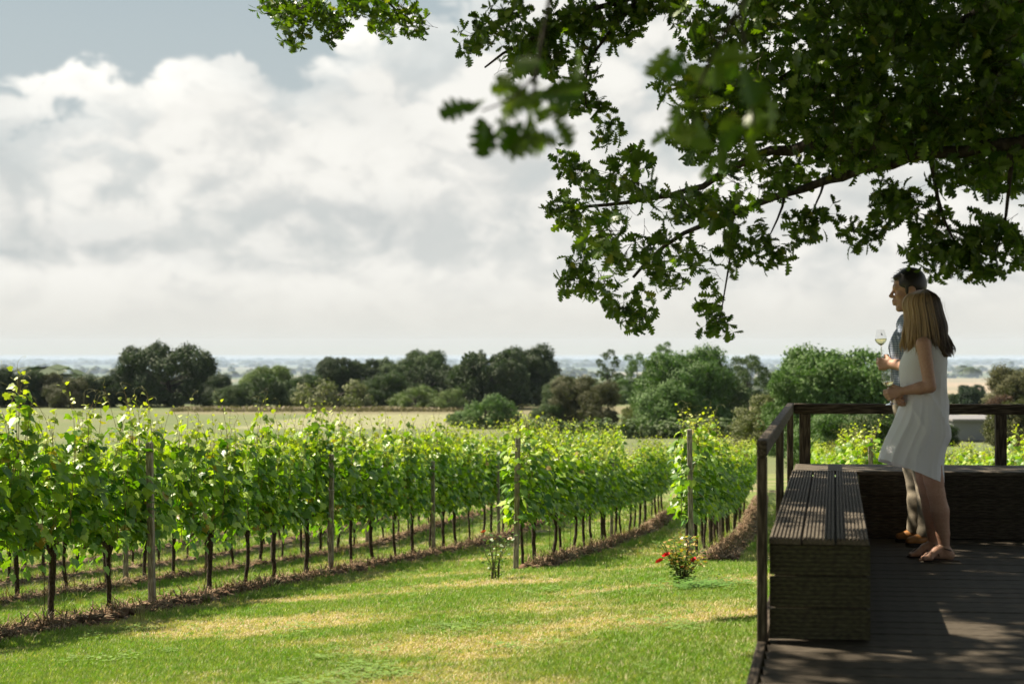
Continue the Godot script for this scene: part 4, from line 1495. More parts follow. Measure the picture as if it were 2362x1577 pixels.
func build_oak() -> void:
	var r := RandomNumberGenerator.new()
	r.seed = 901
	var base := Vector3(5.9, ground(5.9, -6.2), -6.2)
	var o := thing("oak_tree", base)
	tag(o, "old oak whose leafy limbs hang over the deck and fill the upper right", "tree")
	var crotch := Vector3(5.7, 3.3, -6.4)
	branch(o, [base + Vector3(0, -0.3, 0), Vector3(5.85, 1.2, -6.2), crotch, Vector3(5.4, 5.0, -6.6), Vector3(5.0, 7.5, -6.9), Vector3(4.8, 9.5, -7.0)], 0.48, 0.12, "trunk")
	# limbs that can be followed in the picture
	var limb_a := [crotch, Vector3(4.2, 2.75, -7.4), at(2330, 330, 8.0), at(2147, 354, 8.3), at(1969, 397, 8.6), at(1902, 420, 8.8), at(1812, 446, 8.9), at(1723, 482, 9.1), at(1634, 513, 9.3), at(1540, 560, 9.5), at(1460, 640, 9.5)]
	branch(o, limb_a, 0.095, 0.010)
	var limb_b := [at(2147, 354, 8.3), at(2000, 330, 8.8), at(1848, 339, 9.2), at(1723, 366, 9.5), at(1634, 424, 9.7), at(1540, 450, 9.9), at(1420, 470, 10.0), at(1310, 480, 10.1)]
	branch(o, limb_b, 0.06, 0.008)
	branch(o, [crotch + Vector3(0, 0.6, 0), Vector3(4.0, 3.9, -8.2), at(2250, 40, 9.0), at(2050, 60, 9.4), at(1900, 130, 9.7), at(1760, 200, 9.9), at(1600, 240, 10.0)], 0.12, 0.01)
	branch(o, [Vector3(5.4, 5.0, -6.6), Vector3(3.2, 4.9, -8.4), Vector3(1.6, 4.6, -9.3), at(1540, -60, 9.4), at(1400, 10, 9.4), at(1290, 60, 9.4), at(1180, 110, 9.3), at(1118, 155, 9.2)], 0.14, 0.006)
	branch(o, [at(1480, -20, 9.4), at(1420, 60, 9.3), at(1370, 120, 9.2), at(1350, 190, 9.1), at(1352, 250, 9.1)], 0.02, 0.004)
	branch(o, [Vector3(1.6, 4.6, -9.3), Vector3(0.2, 4.6, -10.2), at(960, -70, 11.3), at(860, -40, 11.3), at(760, -20, 11.2), at(690, 20, 11.1), at(610, 30, 11.0)], 0.07, 0.006)
	branch(o, [at(860, -40, 11.3), at(900, 10, 11.4), at(950, 50, 11.4)], 0.015, 0.004)
	branch(o, [at(1690, 500, 9.1), at(1688, 560, 9.1), at(1680, 630, 9.1), at(1668, 700, 9.1), at(1660, 750, 9.1)], 0.012, 0.003)
	branch(o, [at(1812, 446, 8.9), at(1790, 520, 8.8), at(1760, 570, 8.8)], 0.012, 0.003)
	branch(o, [at(1902, 420, 8.8), at(1880, 480, 8.7), at(1862, 530, 8.7)], 0.01, 0.003)
	branch(o, [at(2147, 354, 8.3), at(2160, 440, 8.4), at(2190, 530, 8.4), at(2230, 610, 8.4)], 0.02, 0.004)
	branch(o, [at(2330, 330, 8.0), at(2330, 430, 8.1), at(2320, 520, 8.2), at(2290, 600, 8.3)], 0.02, 0.004)
	branch(o, [Vector3(3.2, 4.9, -8.4), Vector3(1.6, 3.6, -5.5), Vector3(0.5, 2.6, -3.3), at(1270, -40, 3.05), at(1250, 100, 3.0), at(1235, 220, 3.0), at(1212, 320, 3.0)], 0.07, 0.003)
	branch(o, [Vector3(1.6, 3.6, -5.5), Vector3(0.9, 2.75, -3.6), at(1720, -60, 3.3), at(1700, 80, 3.25), at(1745, 200, 3.2), at(1742, 300, 3.2)], 0.03, 0.003)
	branch(o, [at(1700, 30, 3.25), at(1640, 130, 3.3), at(1600, 240, 3.4), at(1600, 320, 3.4)], 0.006, 0.002)
	branch(o, [at(1245, 160, 3.0), at(1180, 230, 3.0), at(1110, 255, 3.0)], 0.004, 0.002)
	# upper limbs above the picture, carrying the shade
	for e in [[-1.5, 5.6, -8.5], [-2.8, 6.3, -6.0], [1.0, 7.2, -5.0], [2.5, 7.6, -10.5], [0.0, 6.6, -11.0], [5.0, 8.0, -12.0], [-1.0, 6.0, -3.0], [3.0, 6.5, -2.5], [-3.5, 6.8, -9.5]]:
		var tip := Vector3(e[0], e[1], e[2])
		branch(o, [Vector3(5.3, 5.0 + e[1] * 0.15, -6.6), Vector3(5.3, 5.6, -6.6).lerp(tip, 0.5) + Vector3(0, 0.6, 0), tip], 0.13, 0.02)
	var meshes := []
	for k in 5:
		meshes.append(sprig(910 + k, 14))
	var xs := [[], [], [], [], []]
	var cs := [[], [], [], [], []]
	var poly := PackedVector2Array()
	for e in CROWN_EDGE:
		poly.append(Vector2(e[0], e[1]))
	var n := 0
	var tries := 0
	while n < 780 and tries < 20000:
		tries += 1
		var p := Vector2(r.randf_range(1250, 2420), r.randf_range(-60, 755))
		if not inside(poly, p):
			continue
		# denser towards the trunk, sparser at the outer limbs
		var dense := clampf(0.42 + (p.x - 1500.0) / 900.0, 0.30, 1.0)
		if p.y > 330.0:
			dense *= 0.8
		if r.randf() > dense or n_patch.get_noise_2d(p.x * 0.022, p.y * 0.022) < -0.04 - 0.12 * smoothstep(1800.0, 2300.0, p.x):
			continue
		var d := r.randf_range(7.8, 10.6)
		var w := at(p.x, p.y, d)
		put_sprig(r, xs, cs, w, r.randf_range(0.62, 0.92))
		n += 1
	for c in CLUMPS:
		for i in maxi(1, int(c[4] * 0.8)):
			var a := r.randf() * TAU
			var q := sqrt(r.randf()) * (c[3] as float)
			put_sprig(r, xs, cs, at(c[0] + cos(a) * q * 0.8, c[1] - 8.0 + sin(a) * q * 0.65, c[2] + r.randf_range(-0.25, 0.25)), r.randf_range(0.5, 0.78))
	# crown above the picture; behind the camera foliage added low to shade the deck
	for i in 17500:
		var a := r.randf() * TAU
		var q := sqrt(r.randf())
		var x := 2.6 + cos(a) * q * 7.0
		var z := -4.6 + sin(a) * q * 8.2
		var dome := sqrt(maxf(0.0, 1.0 - q * q))
		var d := -z
		var low := 4.3 if d > 0.5 else lerpf(4.3, 0.9, clampf((0.5 - d) / 2.2, 0.0, 1.0))
		var y := low + r.randf() * (9.8 - low) * (0.16 + 0.84 * dome)
		if d > 0.5 and y < EYE + 797.0 / FOCAL * d + 0.35 and x < 0.38 * d:
			continue
		# the shade must fall on the deck, not out on the sunny lawn
		var sx := x + 0.74 * (y + 0.3)
		var sz := z + 0.34 * (y + 0.3)
		if not on_deck(sx, sz, -0.12) and -sz > 4.5:
			continue
		if not on_deck(sx, sz, -0.55) and -sz > 4.5 and r.randf() < 0.72:
			continue
		if d > 6.5 and r.randf() < 0.15:
			continue
		if n_patch.get_noise_3d(x * 1.3, y * 1.3, z * 1.3) < -0.10:
			continue
		put_sprig(r, xs, cs, Vector3(x, y, z), r.randf_range(1.0, 1.7))
	var inv := -base
	for k in 5:
		for i in xs[k].size():
			xs[k][i] = (xs[k][i] as Transform3D).translated(inv)
		tag(scatter("foliage", meshes[k], xs[k], cs[k], o), "", "", "", "stuff")
	# leaves that can be told apart one by one
	var leaf_meshes := []
	for k in 10:
		var g := Geo.new()
		oak_leaf(g, Transform3D(), 1.0, Color(0.06, 0.13, 0.02).lerp(Color(0.17, 0.26, 0.045), r.randf()), r.randf_range(0.0, 0.5), r.randf_range(-0.2, 0.9))
		leaf_meshes.append(g.mesh(M.oak_leaf))
	var singles := 0
	for c in CLOSE:
		for i in 3:
			var p := at(c[0] + r.randf_range(-26, 26), c[1] + r.randf_range(-26, 26), c[2] + r.randf_range(-0.12, 0.12))
			put_leaf(r, o, leaf_meshes, p + inv, r.randf_range(0.55, 0.95))
			singles += 1
	for c in CLUMPS:
		if c[1] < 440:
			continue
		for i in 8:
			if singles >= 298:
				break
			var a := r.randf() * TAU
			put_leaf(r, o, leaf_meshes, at(c[0] + cos(a) * c[3] * 1.05, c[1] + sin(a) * c[3] * 0.9, c[2]) + inv, r.randf_range(0.7, 1.05))
			singles += 1

func put_sprig(r: RandomNumberGenerator, xs: Array, cs: Array, p: Vector3, s: float) -> void:
	var dir := Vector3(r.randf_range(-1.1, 0.5), r.randf_range(-1.0, 0.45), r.randf_range(-0.8, 0.8)).normalized()
	var side := dir.cross(Vector3(r.randf_range(-1, 1), 0.4, r.randf_range(-1, 1))).normalized()
	var k := r.randi() % xs.size()
	xs[k].append(Transform3D(Basis(side, dir, side.cross(dir)).scaled(Vector3(s, s, s)), p - dir * 0.14 * s))
	cs[k].append(Color.WHITE * r.randf_range(0.8, 1.2))

func put_leaf(r: RandomNumberGenerator, o: Node, meshes: Array, p: Vector3, s: float) -> void:
	var dir := Vector3(r.randf_range(-1.0, 0.6), r.randf_range(-1.0, 0.3), r.randf_range(-0.6, 0.6)).normalized()
	var side := dir.cross(Vector3(r.randf_range(-1, 1), r.randf_range(-0.3, 1), r.randf_range(-1, 1))).normalized()
	part("leaf", meshes[r.randi() % meshes.size()], o, Transform3D(Basis(side, dir, side.cross(dir)).scaled(Vector3(s, s, s)), p))

# ---------------------------------------------------------------- people

# a smooth union of tapered bones and ellipsoids
class Field:
	var a := PackedVector3Array()
	var ba := PackedVector3Array()
	var l2 := PackedFloat32Array()
	var ra := PackedFloat32Array()
	var rb := PackedFloat32Array()
	var balls := []
	var cuts := []
	var k := 0.02
	var grow := 0.0
	var crease := 0.0

	func bone(p: Vector3, q: Vector3, r0: float, r1: float) -> Field:
		a.append(p)
		ba.append(q - p)
		l2.append(maxf((q - p).length_squared(), 1e-9))
		ra.append(r0)
		rb.append(r1)
		return self

	func chain(pts: Array, radii: Array) -> Field:
		for i in pts.size() - 1:
			bone(pts[i], pts[i + 1], radii[i], radii[i + 1])
		return self

	func ball(c: Vector3, r: Vector3, b := Basis()) -> Field:
		balls.append([c, r, b.transposed()])
		return self

	func cut(p: Vector3, n: Vector3) -> Field:
		cuts.append([p, n.normalized()])
		return self

	func dist(p: Vector3) -> float:
		var d := 1e3
		for i in a.size():
			var pa := p - a[i]
			var h := clampf(pa.dot(ba[i]) / l2[i], 0.0, 1.0)
			var e := (pa - ba[i] * h).length() - lerpf(ra[i], rb[i], h)
			if absf(e - d) < k:
				var m := 0.5 + 0.5 * (e - d) / k
				d = lerpf(e, d, m) - k * m * (1.0 - m)
			else:
				d = minf(d, e)
		for s in balls:
			var q: Vector3 = s[2] * (p - s[0])
			var r: Vector3 = s[1]
			var k0 := (q / r).length()
			var k1 := (q / (r * r)).length()
			var e := k0 * (k0 - 1.0) / maxf(k1, 1e-6)
			if absf(e - d) < k:
				var m := 0.5 + 0.5 * (e - d) / k
				d = lerpf(e, d, m) - k * m * (1.0 - m)
			else:
				d = minf(d, e)
		d -= grow
		if crease > 0.0:
			d += crease * (sin(p.y * 46.0 + sin(p.x * 31.0 + p.z * 17.0) * 1.6) * 0.6 + sin(p.y * 91.0 + p.x * 23.0 - p.z * 37.0) * 0.3)
		for s in cuts:
			d = maxf(d, (p - s[0]).dot(s[1]))
		return d

# meshes a field as surface nets and adds it to g
func skin_over(f: Field, lo: Vector3, hi: Vector3, cell: float, g: Geo, col := Color.WHITE) -> void:
	var nx := int(ceil((hi.x - lo.x) / cell)) + 1
	var ny := int(ceil((hi.y - lo.y) / cell)) + 1
	var nz := int(ceil((hi.z - lo.z) / cell)) + 1
	var val := PackedFloat32Array()
	val.resize(nx * ny * nz)
	val.fill(INF)
	var id := PackedInt32Array()
	id.resize(nx * ny * nz)
	id.fill(-1)
	var sy := nx
	var sz := nx * ny
	var B := 5
	var reach := cell * B * 0.9 + f.k * 0.4 + 0.004
	var active := []
	for bz in range(0, nz - 1, B):
		for by in range(0, ny - 1, B):
			for bx in range(0, nx - 1, B):
				var c := lo + Vector3(bx + B * 0.5, by + B * 0.5, bz + B * 0.5) * cell
				if absf(f.dist(c)) > reach:
					continue
				active.append(Vector3i(bx, by, bz))
				for z in range(bz, mini(bz + B + 1, nz)):
					for y in range(by, mini(by + B + 1, ny)):
						for x in range(bx, mini(bx + B + 1, nx)):
							var i := x + y * sy + z * sz
							if val[i] == INF:
								val[i] = f.dist(lo + Vector3(x, y, z) * cell)
	var edges := [[0, 1], [2, 3], [4, 5], [6, 7], [0, 2], [1, 3], [4, 6], [5, 7], [0, 4], [1, 5], [2, 6], [3, 7]]
	var off := [0, 1, sy, sy + 1, sz, sz + 1, sz + sy, sz + sy + 1]
	for blk in active:
		for z in range(blk.z, mini(blk.z + B, nz - 1)):
			for y in range(blk.y, mini(blk.y + B, ny - 1)):
				for x in range(blk.x, mini(blk.x + B, nx - 1)):
					var i: int = x + y * sy + z * sz
					var inside_n := 0
					for q in 8:
						if val[i + off[q]] < 0.0:
							inside_n += 1
					if inside_n == 0 or inside_n == 8:
						continue
					var sum := Vector3.ZERO
					var cnt := 0
					for e in edges:
						var v0: float = val[i + off[e[0]]]
						var v1: float = val[i + off[e[1]]]
						if (v0 < 0.0) != (v1 < 0.0):
							var t := v0 / (v0 - v1)
							var p0 := Vector3(e[0] & 1, (e[0] >> 1) & 1, e[0] >> 2)
							var p1 := Vector3(e[1] & 1, (e[1] >> 1) & 1, e[1] >> 2)
							sum += p0.lerp(p1, t)
							cnt += 1
					var p := lo + (Vector3(x, y, z) + sum / cnt) * cell
					var h := cell * 0.7
					var nn := Vector3(f.dist(p + Vector3(h, 0, 0)) - f.dist(p - Vector3(h, 0, 0)), f.dist(p + Vector3(0, h, 0)) - f.dist(p - Vector3(0, h, 0)), f.dist(p + Vector3(0, 0, h)) - f.dist(p - Vector3(0, 0, h)))
					id[i] = g.vert(p, nn.normalized() if nn.length() > 1e-9 else Vector3.UP, col)
	for blk in active:
		for z in range(maxi(blk.z, 1), mini(blk.z + B, nz - 1)):
			for y in range(maxi(blk.y, 1), mini(blk.y + B, ny - 1)):
				for x in range(maxi(blk.x, 1), mini(blk.x + B, nx - 1)):
					var i: int = x + y * sy + z * sz
					var s0 := val[i] < 0.0
					for ax in 3:
						var step: int = [1, sy, sz][ax]
						if val[i + step] == INF or s0 == (val[i + step] < 0.0):
							continue
						var u: int = [sy, sz, 1][ax]
						var w: int = [sz, 1, sy][ax]
						var q := [id[i], id[i - u], id[i - u - w], id[i - w]]
						if q.min() < 0:
							continue
						for t in [0, 1, 2, 0, 2, 3]:
							g.idx.append(q[t])

# a left hand closing on a stem: wrist, direction of the palm, direction the palm faces, thumb side
func hand_field(w: Vector3, a: Vector3, n: Vector3, s: Vector3, size: float, curl: Array) -> Field:
	var f := Field.new()
	f.k = 0.010 * size
	var len_ := [0.043, 0.047, 0.043, 0.034]
	for i in 4:
		var side := (0.027 - i * 0.0185) * size
		var kn := w + a * (0.083 - absf(i - 1.2) * 0.004) * size + s * side + n * (-0.004 + absf(i - 1.3) * 0.003) * size
		f.bone(w + s * side * 0.55, kn, 0.0165 * size, 0.0115 * size)
		var p := kn
		var ang := 0.0
		for j in 3:
			ang += curl[j] + i * 0.05
			var dir := a * cos(ang) + n * sin(ang) - s * 0.04 * i
			var l: float = len_[i] * [1.0, 0.64, 0.52][j] * size
			var q := p + dir.normalized() * l
			f.bone(p, q, [0.0100, 0.0090, 0.0082][j] * size, [0.0092, 0.0083, 0.0072][j] * size)
			p = q
	var t0 := w + a * 0.022 * size + s * 0.026 * size + n * 0.006 * size
	var t1 := t0 + (a * 0.62 + s * 0.50 + n * 0.55).normalized() * 0.042 * size
	var t2 := t1 + (a * 0.72 + s * 0.02 + n * 0.70).normalized() * 0.032 * size
	var t3 := t2 + (a * 0.60 - s * 0.15 + n * 0.80).normalized() * 0.024 * size
	f.chain([t0, t1, t2, t3], [0.0155 * size, 0.0120 * size, 0.0102 * size, 0.0082 * size])
	return f

# head in its own axes: fwd, up, side
func head_field(c: Vector3, b: Basis, size: float, man: bool) -> Field:
	var f := Field.new()
	f.k = 0.014
	var at_ := func(x: float, y: float, z: float) -> Vector3: return c + b * (Vector3(x, y, z) * size)
	f.ball(at_.call(0.0, 0.03, 0.0), Vector3(0.097, 0.106, 0.077) * size, b)
	f.ball(at_.call(0.032, -0.055, 0.0), Vector3(0.060, 0.082, 0.056) * size, b)
	f.bone(at_.call(0.066, -0.114, 0.012), at_.call(0.066, -0.114, -0.012), 0.022 * size, 0.022 * size)
	f.bone(at_.call(0.0, -0.07, 0.045), at_.call(0.055, -0.108, 0.022), 0.022 * size, 0.020 * size)
	f.bone(at_.call(0.0, -0.07, -0.045), at_.call(0.055, -0.108, -0.022), 0.022 * size, 0.020 * size)
	f.bone(at_.call(0.083, 0.024, 0.036), at_.call(0.088, 0.024, 0.0), 0.013 * size, 0.013 * size)
	f.bone(at_.call(0.083, 0.024, -0.036), at_.call(0.088, 0.024, 0.0), 0.013 * size, 0.013 * size)
	f.bone(at_.call(0.092, 0.012, 0.0), at_.call(0.119 if man else 0.112, -0.032, 0.0), 0.0085 * size, 0.0105 * size)
	for s in [-1.0, 1.0]:
		f.bone(at_.call(0.100, -0.038, 0.011 * s), at_.call(0.106, -0.036, 0.006 * s), 0.007 * size, 0.008 * size)
		f.ball(at_.call(0.062, -0.026, 0.040 * s), Vector3(0.026, 0.024, 0.022) * size, b)
		f.bone(at_.call(0.093, -0.066, 0.016 * s), at_.call(0.099, -0.064, 0.0), 0.007 * size, 0.0085 * size)
		f.bone(at_.call(0.090, -0.081, 0.014 * s), at_.call(0.096, -0.082, 0.0), 0.007 * size, 0.0092 * size)
		f.ball(at_.call(-0.008, -0.008, 0.078 * s), Vector3(0.024, 0.033, 0.010) * size, b)
	return f

func lathe(g: Geo, prof: Array, x: Transform3D, sides := 28, col := Color.WHITE) -> void:
	# prof: Vector2(radius, height); smooth, open
	var base := g.v.size()
	for i in prof.size():
		var p: Vector2 = prof[i]
		var t: Vector2 = prof[mini(i + 1, prof.size() - 1)] - prof[maxi(i - 1, 0)]
		for k in sides:
			var a := TAU * k / sides
			var d := Vector3(cos(a), 0, sin(a))
			g.vert(x * (d * p.x + Vector3.UP * p.y), (x.basis * (d * t.y - Vector3.UP * t.x)).normalized(), col)
	for i in prof.size() - 1:
		for k in sides:
			var a := base + i * sides + k
			var b := base + i * sides + (k + 1) % sides
			for q in [a, b, b + sides, a, b + sides, a + sides]:
				g.idx.append(q)

func wine_glass(foot: Vector3, rim: Vector3, bowl_r: float, rim_r: float, bowl_h: float, level: float, mark: bool, label: String) -> void:
	var h := (rim - foot).length()
	var up := (rim - foot).normalized()
	var sx := up.cross(Vector3.BACK).normalized()
	var b := Basis(sx, up, sx.cross(up))
	var o := thing("wine_glass", foot)
	tag(o, label, "wine glass", "glasses of white wine")
	var y0 := h - bowl_h
	var x := Transform3D(b, Vector3.ZERO)
	# bowl: a thin wall
	var inner := []
	for i in 15:
		var t := i / 14.0
		var r: float
		if t < 0.42:
			r = lerpf(0.004, bowl_r, sin(t / 0.42 * PI * 0.5))
		else:
			var u := (t - 0.42) / 0.58
			r = lerpf(bowl_r, rim_r, u * u * (3.0 - 2.0 * u) * 0.4 + u * 0.6)
		inner.append(Vector2(r, y0 + bowl_h * t))
	var g := Geo.new()
	lathe(g, inner, x)
	part("bowl", g.mesh(M.glass_pane), o)
	var s := Geo.new()
	lathe(s, [Vector2(0.0, y0 + 0.004), Vector2(0.0055, y0 + 0.002), Vector2(0.0040, y0 - 0.012), Vector2(0.0034, y0 * 0.6), Vector2(0.0036, 0.02), Vector2(0.007, 0.010), Vector2(0.02, 0.005), Vector2(0.034, 0.003), Vector2(0.035, 0.0015), Vector2(0.034, 0.0), Vector2(0.0, 0.0)], x)
	part("stem", s.mesh(M.glass_solid), o)
	var w := Geo.new()
	var prof := [Vector2(0.0, y0 + 0.003)]
	for q in inner:
		if q.y < y0 + level and q.y > y0 + 0.003:
			prof.append(Vector2(maxf(q.x - 0.0012, 0.001), q.y))
	prof.append(Vector2(prof[-1].x + 0.0006, y0 + level))
	prof.append(Vector2(0.0, y0 + level))
	lathe(w, prof, x)
	part("wine", w.mesh(M.wine), o)
	if mark:
		# the small printed emblem on the bowl
		var e := Geo.new()
		for q in [[0.0, 0.0, 0.012, 0.005], [0.001, 0.006, 0.008, 0.006], [0.003, 0.012, 0.004, 0.004]]:
			var pts := []
			for c in [[-1, 0], [1, 0], [1, 1], [-1, 1]]:
				var yy: float = y0 + bowl_h * 0.66 + q[1] + c[1] * q[3]
				var rr := lerpf(bowl_r, rim_r, ((yy - y0) / bowl_h - 0.42) / 0.58) + 0.0012
				var aa: float = (q[0] + c[0] * q[2] * 0.5) / rr + PI * 0.5
				pts.append(x * Vector3(cos(aa) * rr, yy, sin(aa) * rr))
			e.face(pts, b.z)
		part("emblem", e.mesh(M.print_dark), o)

func build_person_materials() -> void:
	var skin := mat("skin", Color(0.46, 0.27, 0.19), 0.5, 0.45)
	skin.subsurf_scatter_enabled = true
	skin.subsurf_scatter_strength = 0.08
	skin.albedo_texture = noise_tex(61, 0.03, [[0.2, Color(0.86, 0.80, 0.78)], [0.7, Color(1, 1, 1)]], 256, 4)
	skin.uv1_triplanar = true
	skin.uv1_scale = Vector3(7, 7, 7)
	var dress := mat("dress_cloth", Color(0.79, 0.79, 0.83), 0.75, 0.3)
	dress.backlight_enabled = true
	dress.backlight = Color(0.55, 0.55, 0.57)
	dress.cull_mode = BaseMaterial3D.CULL_DISABLED
	var img := Image.create(64, 64, false, Image.FORMAT_RGB8)
	for y in 64:
		for x in 64:
			var k := int((x / 8) % 2 == 0) + int((y / 8) % 2 == 0)
			img.set_pixel(x, y, [Color(0.42, 0.46, 0.53), Color(0.19, 0.23, 0.31), Color(0.07, 0.09, 0.15)][k].linear_to_srgb())
	var shirt := textured("shirt_check", ImageTexture.create_from_image(img), Vector3(16, 16, 16), 0.85, null, 0.0, false)
	var tro := textured("trouser_cloth", noise_tex(62, 0.05, [[0.2, Color(0.21, 0.18, 0.135)], [0.8, Color(0.30, 0.26, 0.20)]], 256, 4), Vector3(5, 5, 5), 0.9, null, 0.0, false)
	mat("belt_leather", Color(0.02, 0.016, 0.013), 0.5)
	var hair := mat("hair_dark", Color(0.016, 0.011, 0.008), 0.42, 0.5)
	hair.albedo_texture = noise_tex(63, 0.03, [[0.2, grey(0.6)], [0.8, grey(1.0)]], 256, 3)
	hair.uv1_triplanar = true
	hair.uv1_scale = Vector3(6, 40, 40)
	var blonde := mat("hair_fair", Color.WHITE, 0.38, 0.5)
	blonde.vertex_color_use_as_albedo = true
	mat("sandal_leather", Color(0.045, 0.025, 0.016), 0.5)
	mat("shoe_leather", Color(0.40, 0.17, 0.045), 0.42)
	mat("shoe_sole", Color(0.03, 0.02, 0.015), 0.8)
	mat("lace", Color(0.10, 0.06, 0.03), 0.8)
	mat("eye_shaded", Color(0.10, 0.07, 0.06), 0.6, 0.2)  # whole eye in one dark tone, socket shade put into the colour
	mat("nail", Color(0.52, 0.30, 0.25), 0.3)
	var pane := mat("glass_pane", Color(1, 1, 1), 0.02, 0.5)
	pane.transparency = BaseMaterial3D.TRANSPARENCY_ALPHA
	pane.albedo_color = Color(1, 1, 1, 0.06)
	pane.cull_mode = BaseMaterial3D.CULL_DISABLED
	var solid := mat("glass_solid", Color(1, 1, 1), 0.02, 0.5)
	solid.transparency = BaseMaterial3D.TRANSPARENCY_ALPHA
	solid.albedo_color = Color(1, 1, 1, 0.05)
	solid.refraction_enabled = true
	solid.refraction_scale = 0.05
	var wine := mat("wine", Color(0.95, 0.88, 0.55), 0.02, 0.5)
	wine.transparency = BaseMaterial3D.TRANSPARENCY_ALPHA
	wine.albedo_color = Color(0.98, 0.95, 0.72, 0.04)
	wine.refraction_enabled = true
	wine.refraction_scale = 0.033
	mat("print_dark", Color(0.03, 0.04, 0.035), 0.6)

func build_woman() -> void:
	var at0 := Vector3(2.658, 0.004, -8.98)
	var o := thing("person", at0)
	tag(o, "woman with long fair hair in a white sleeveless dress holding a glass", "person")
	var sh_l := Vector3(-0.098, 1.355, 0.145)
	var el_l := Vector3(-0.068, 1.092, 0.182)
	var wr_l := Vector3(-0.225, 1.062, 0.115)
	var sh_r := Vector3(0.035, 1.355, -0.145)
	var el_r := Vector3(-0.005, 1.085, -0.185)
	var wr_r := Vector3(-0.175, 1.030, -0.02)
	var body := Field.new()
	body.k = 0.014
	# torso, legs, arms, neck
	body.chain([Vector3(-0.045, 0.92, 0), Vector3(-0.045, 1.08, 0), Vector3(-0.05, 1.25, 0), Vector3(-0.04, 1.36, 0)], [0.104, 0.088, 0.100, 0.064])
	body.bone(Vector3(-0.01, 0.90, 0.045), Vector3(-0.01, 0.88, -0.045), 0.080, 0.080)
	body.bone(sh_l, sh_r, 0.042, 0.042)
	body.chain([sh_l, el_l, el_l.lerp(wr_l, 0.35), wr_l], [0.046, 0.037, 0.038, 0.025])
	body.chain([sh_r, el_r, el_r.lerp(wr_r, 0.35), wr_r], [0.046, 0.037, 0.038, 0.025])
	body.chain([Vector3(-0.06, 0.86, 0.060), Vector3(-0.03, 0.62, 0.062), Vector3(-0.010, 0.50, 0.064), Vector3(0.004, 0.42, 0.064), Vector3(0.030, 0.31, 0.062), Vector3(0.048, 0.17, 0.06), Vector3(0.056, 0.085, 0.06)], [0.082, 0.069, 0.060, 0.054, 0.056, 0.042, 0.035])
	body.chain([Vector3(-0.05, 0.86, -0.060), Vector3(-0.035, 0.62, -0.068), Vector3(-0.020, 0.50, -0.074), Vector3(-0.006, 0.42, -0.078), Vector3(0.018, 0.31, -0.082), Vector3(0.030, 0.17, -0.086), Vector3(0.034, 0.085, -0.088)], [0.082, 0.069, 0.060, 0.054, 0.056, 0.042, 0.035])
	body.bone(Vector3(-0.04, 1.36, 0), Vector3(-0.058, 1.50, -0.005), 0.052, 0.048)
	var g := Geo.new()
	skin_over(body, Vector3(-0.40, 0.06, -0.36), Vector3(0.25, 1.52, 0.34), 0.012, g)
	# feet with toes
	for s in [[Vector3(0.056, 0.085, 0.06), Vector3(0.090, 0.034, 0.058), Vector3(-0.045, 0.030, 0.082), Vector3(-0.96, 0, 0.17)], [Vector3(0.034, 0.085, -0.088), Vector3(0.060, 0.034, -0.092), Vector3(-0.080, 0.030, -0.075), Vector3(-0.98, 0, 0.12)]]:
		var ft := Field.new()
		ft.k = 0.016
		var dir: Vector3 = (s[3] as Vector3).normalized()
		var side := dir.cross(Vector3.UP)
		ft.bone(s[0], s[1], 0.034, 0.030)
		ft.bone(s[0] - Vector3(0.01, 0.01, 0), (s[0] as Vector3).lerp(s[2], 0.55), 0.034, 0.026)
		ft.bone(s[1], s[2] + side * 0.018, 0.027, 0.020)
		ft.bone((s[0] as Vector3).lerp(s[2], 0.5), s[2] - side * 0.018, 0.026, 0.020)
		for t in 5:
			var q: Vector3 = s[2] + side * (0.028 - t * 0.014) + Vector3(0, -0.008, 0)
			ft.bone(q, q + dir * (0.050 - absf(t - 3.4) * 0.006) + Vector3(0, -0.004, 0), 0.0105, 0.009 if t < 4 else 0.0115)
		ft.cut(Vector3(0, 0.0045, 0), Vector3.DOWN)
		skin_over(ft, Vector3(-0.20, -0.005, -0.16), Vector3(0.15, 0.125, 0.14), 0.006, g)
	# hands
	var a_l := (wr_l - el_l).normalized()
	a_l = (a_l + Vector3(-0.1, -0.1, 0)).normalized()
	var s_l := (Vector3.UP - a_l * a_l.y).normalized()
	var hl := hand_field(wr_l, a_l, a_l.cross(s_l), s_l, 0.94, [0.75, 1.0, 0.75])
	skin_over(hl, wr_l - Vector3(0.14, 0.08, 0.13), wr_l + Vector3(0.05, 0.08, 0.06), 0.0034, g)
	var a_r := ((wr_r - el_r).normalized() + Vector3(-0.2, -0.1, 0.1)).normalized()
	var s_r := (Vector3.UP - a_r * a_r.y).normalized()
	var hr := hand_field(wr_r, a_r, s_r.cross(a_r), s_r, 0.92, [0.55, 0.7, 0.5])
	skin_over(hr, wr_r - Vector3(0.15, 0.08, 0.10), wr_r + Vector3(0.05, 0.08, 0.14), 0.0042, g)
	# head, turned to the view and away from us
	var fw := Vector3(-0.72, -0.06, -0.69).normalized()
	var sd := fw.cross(Vector3.UP).normalized()
	var hb := Basis(fw, sd.cross(fw).normalized(), sd)
	var hc := Vector3(-0.066, 1.575, -0.01)
	var hf := head_field(hc, hb, 0.92, false)
	hf.bone(hc + Vector3(0.01, -0.16, 0), hc + Vector3(0.0, -0.05, 0), 0.047, 0.045)
	skin_over(hf, hc - Vector3(0.16, 0.19, 0.16), hc + Vector3(0.16, 0.16, 0.16), 0.006, g)
	part("body", g.mesh(M.skin), o)
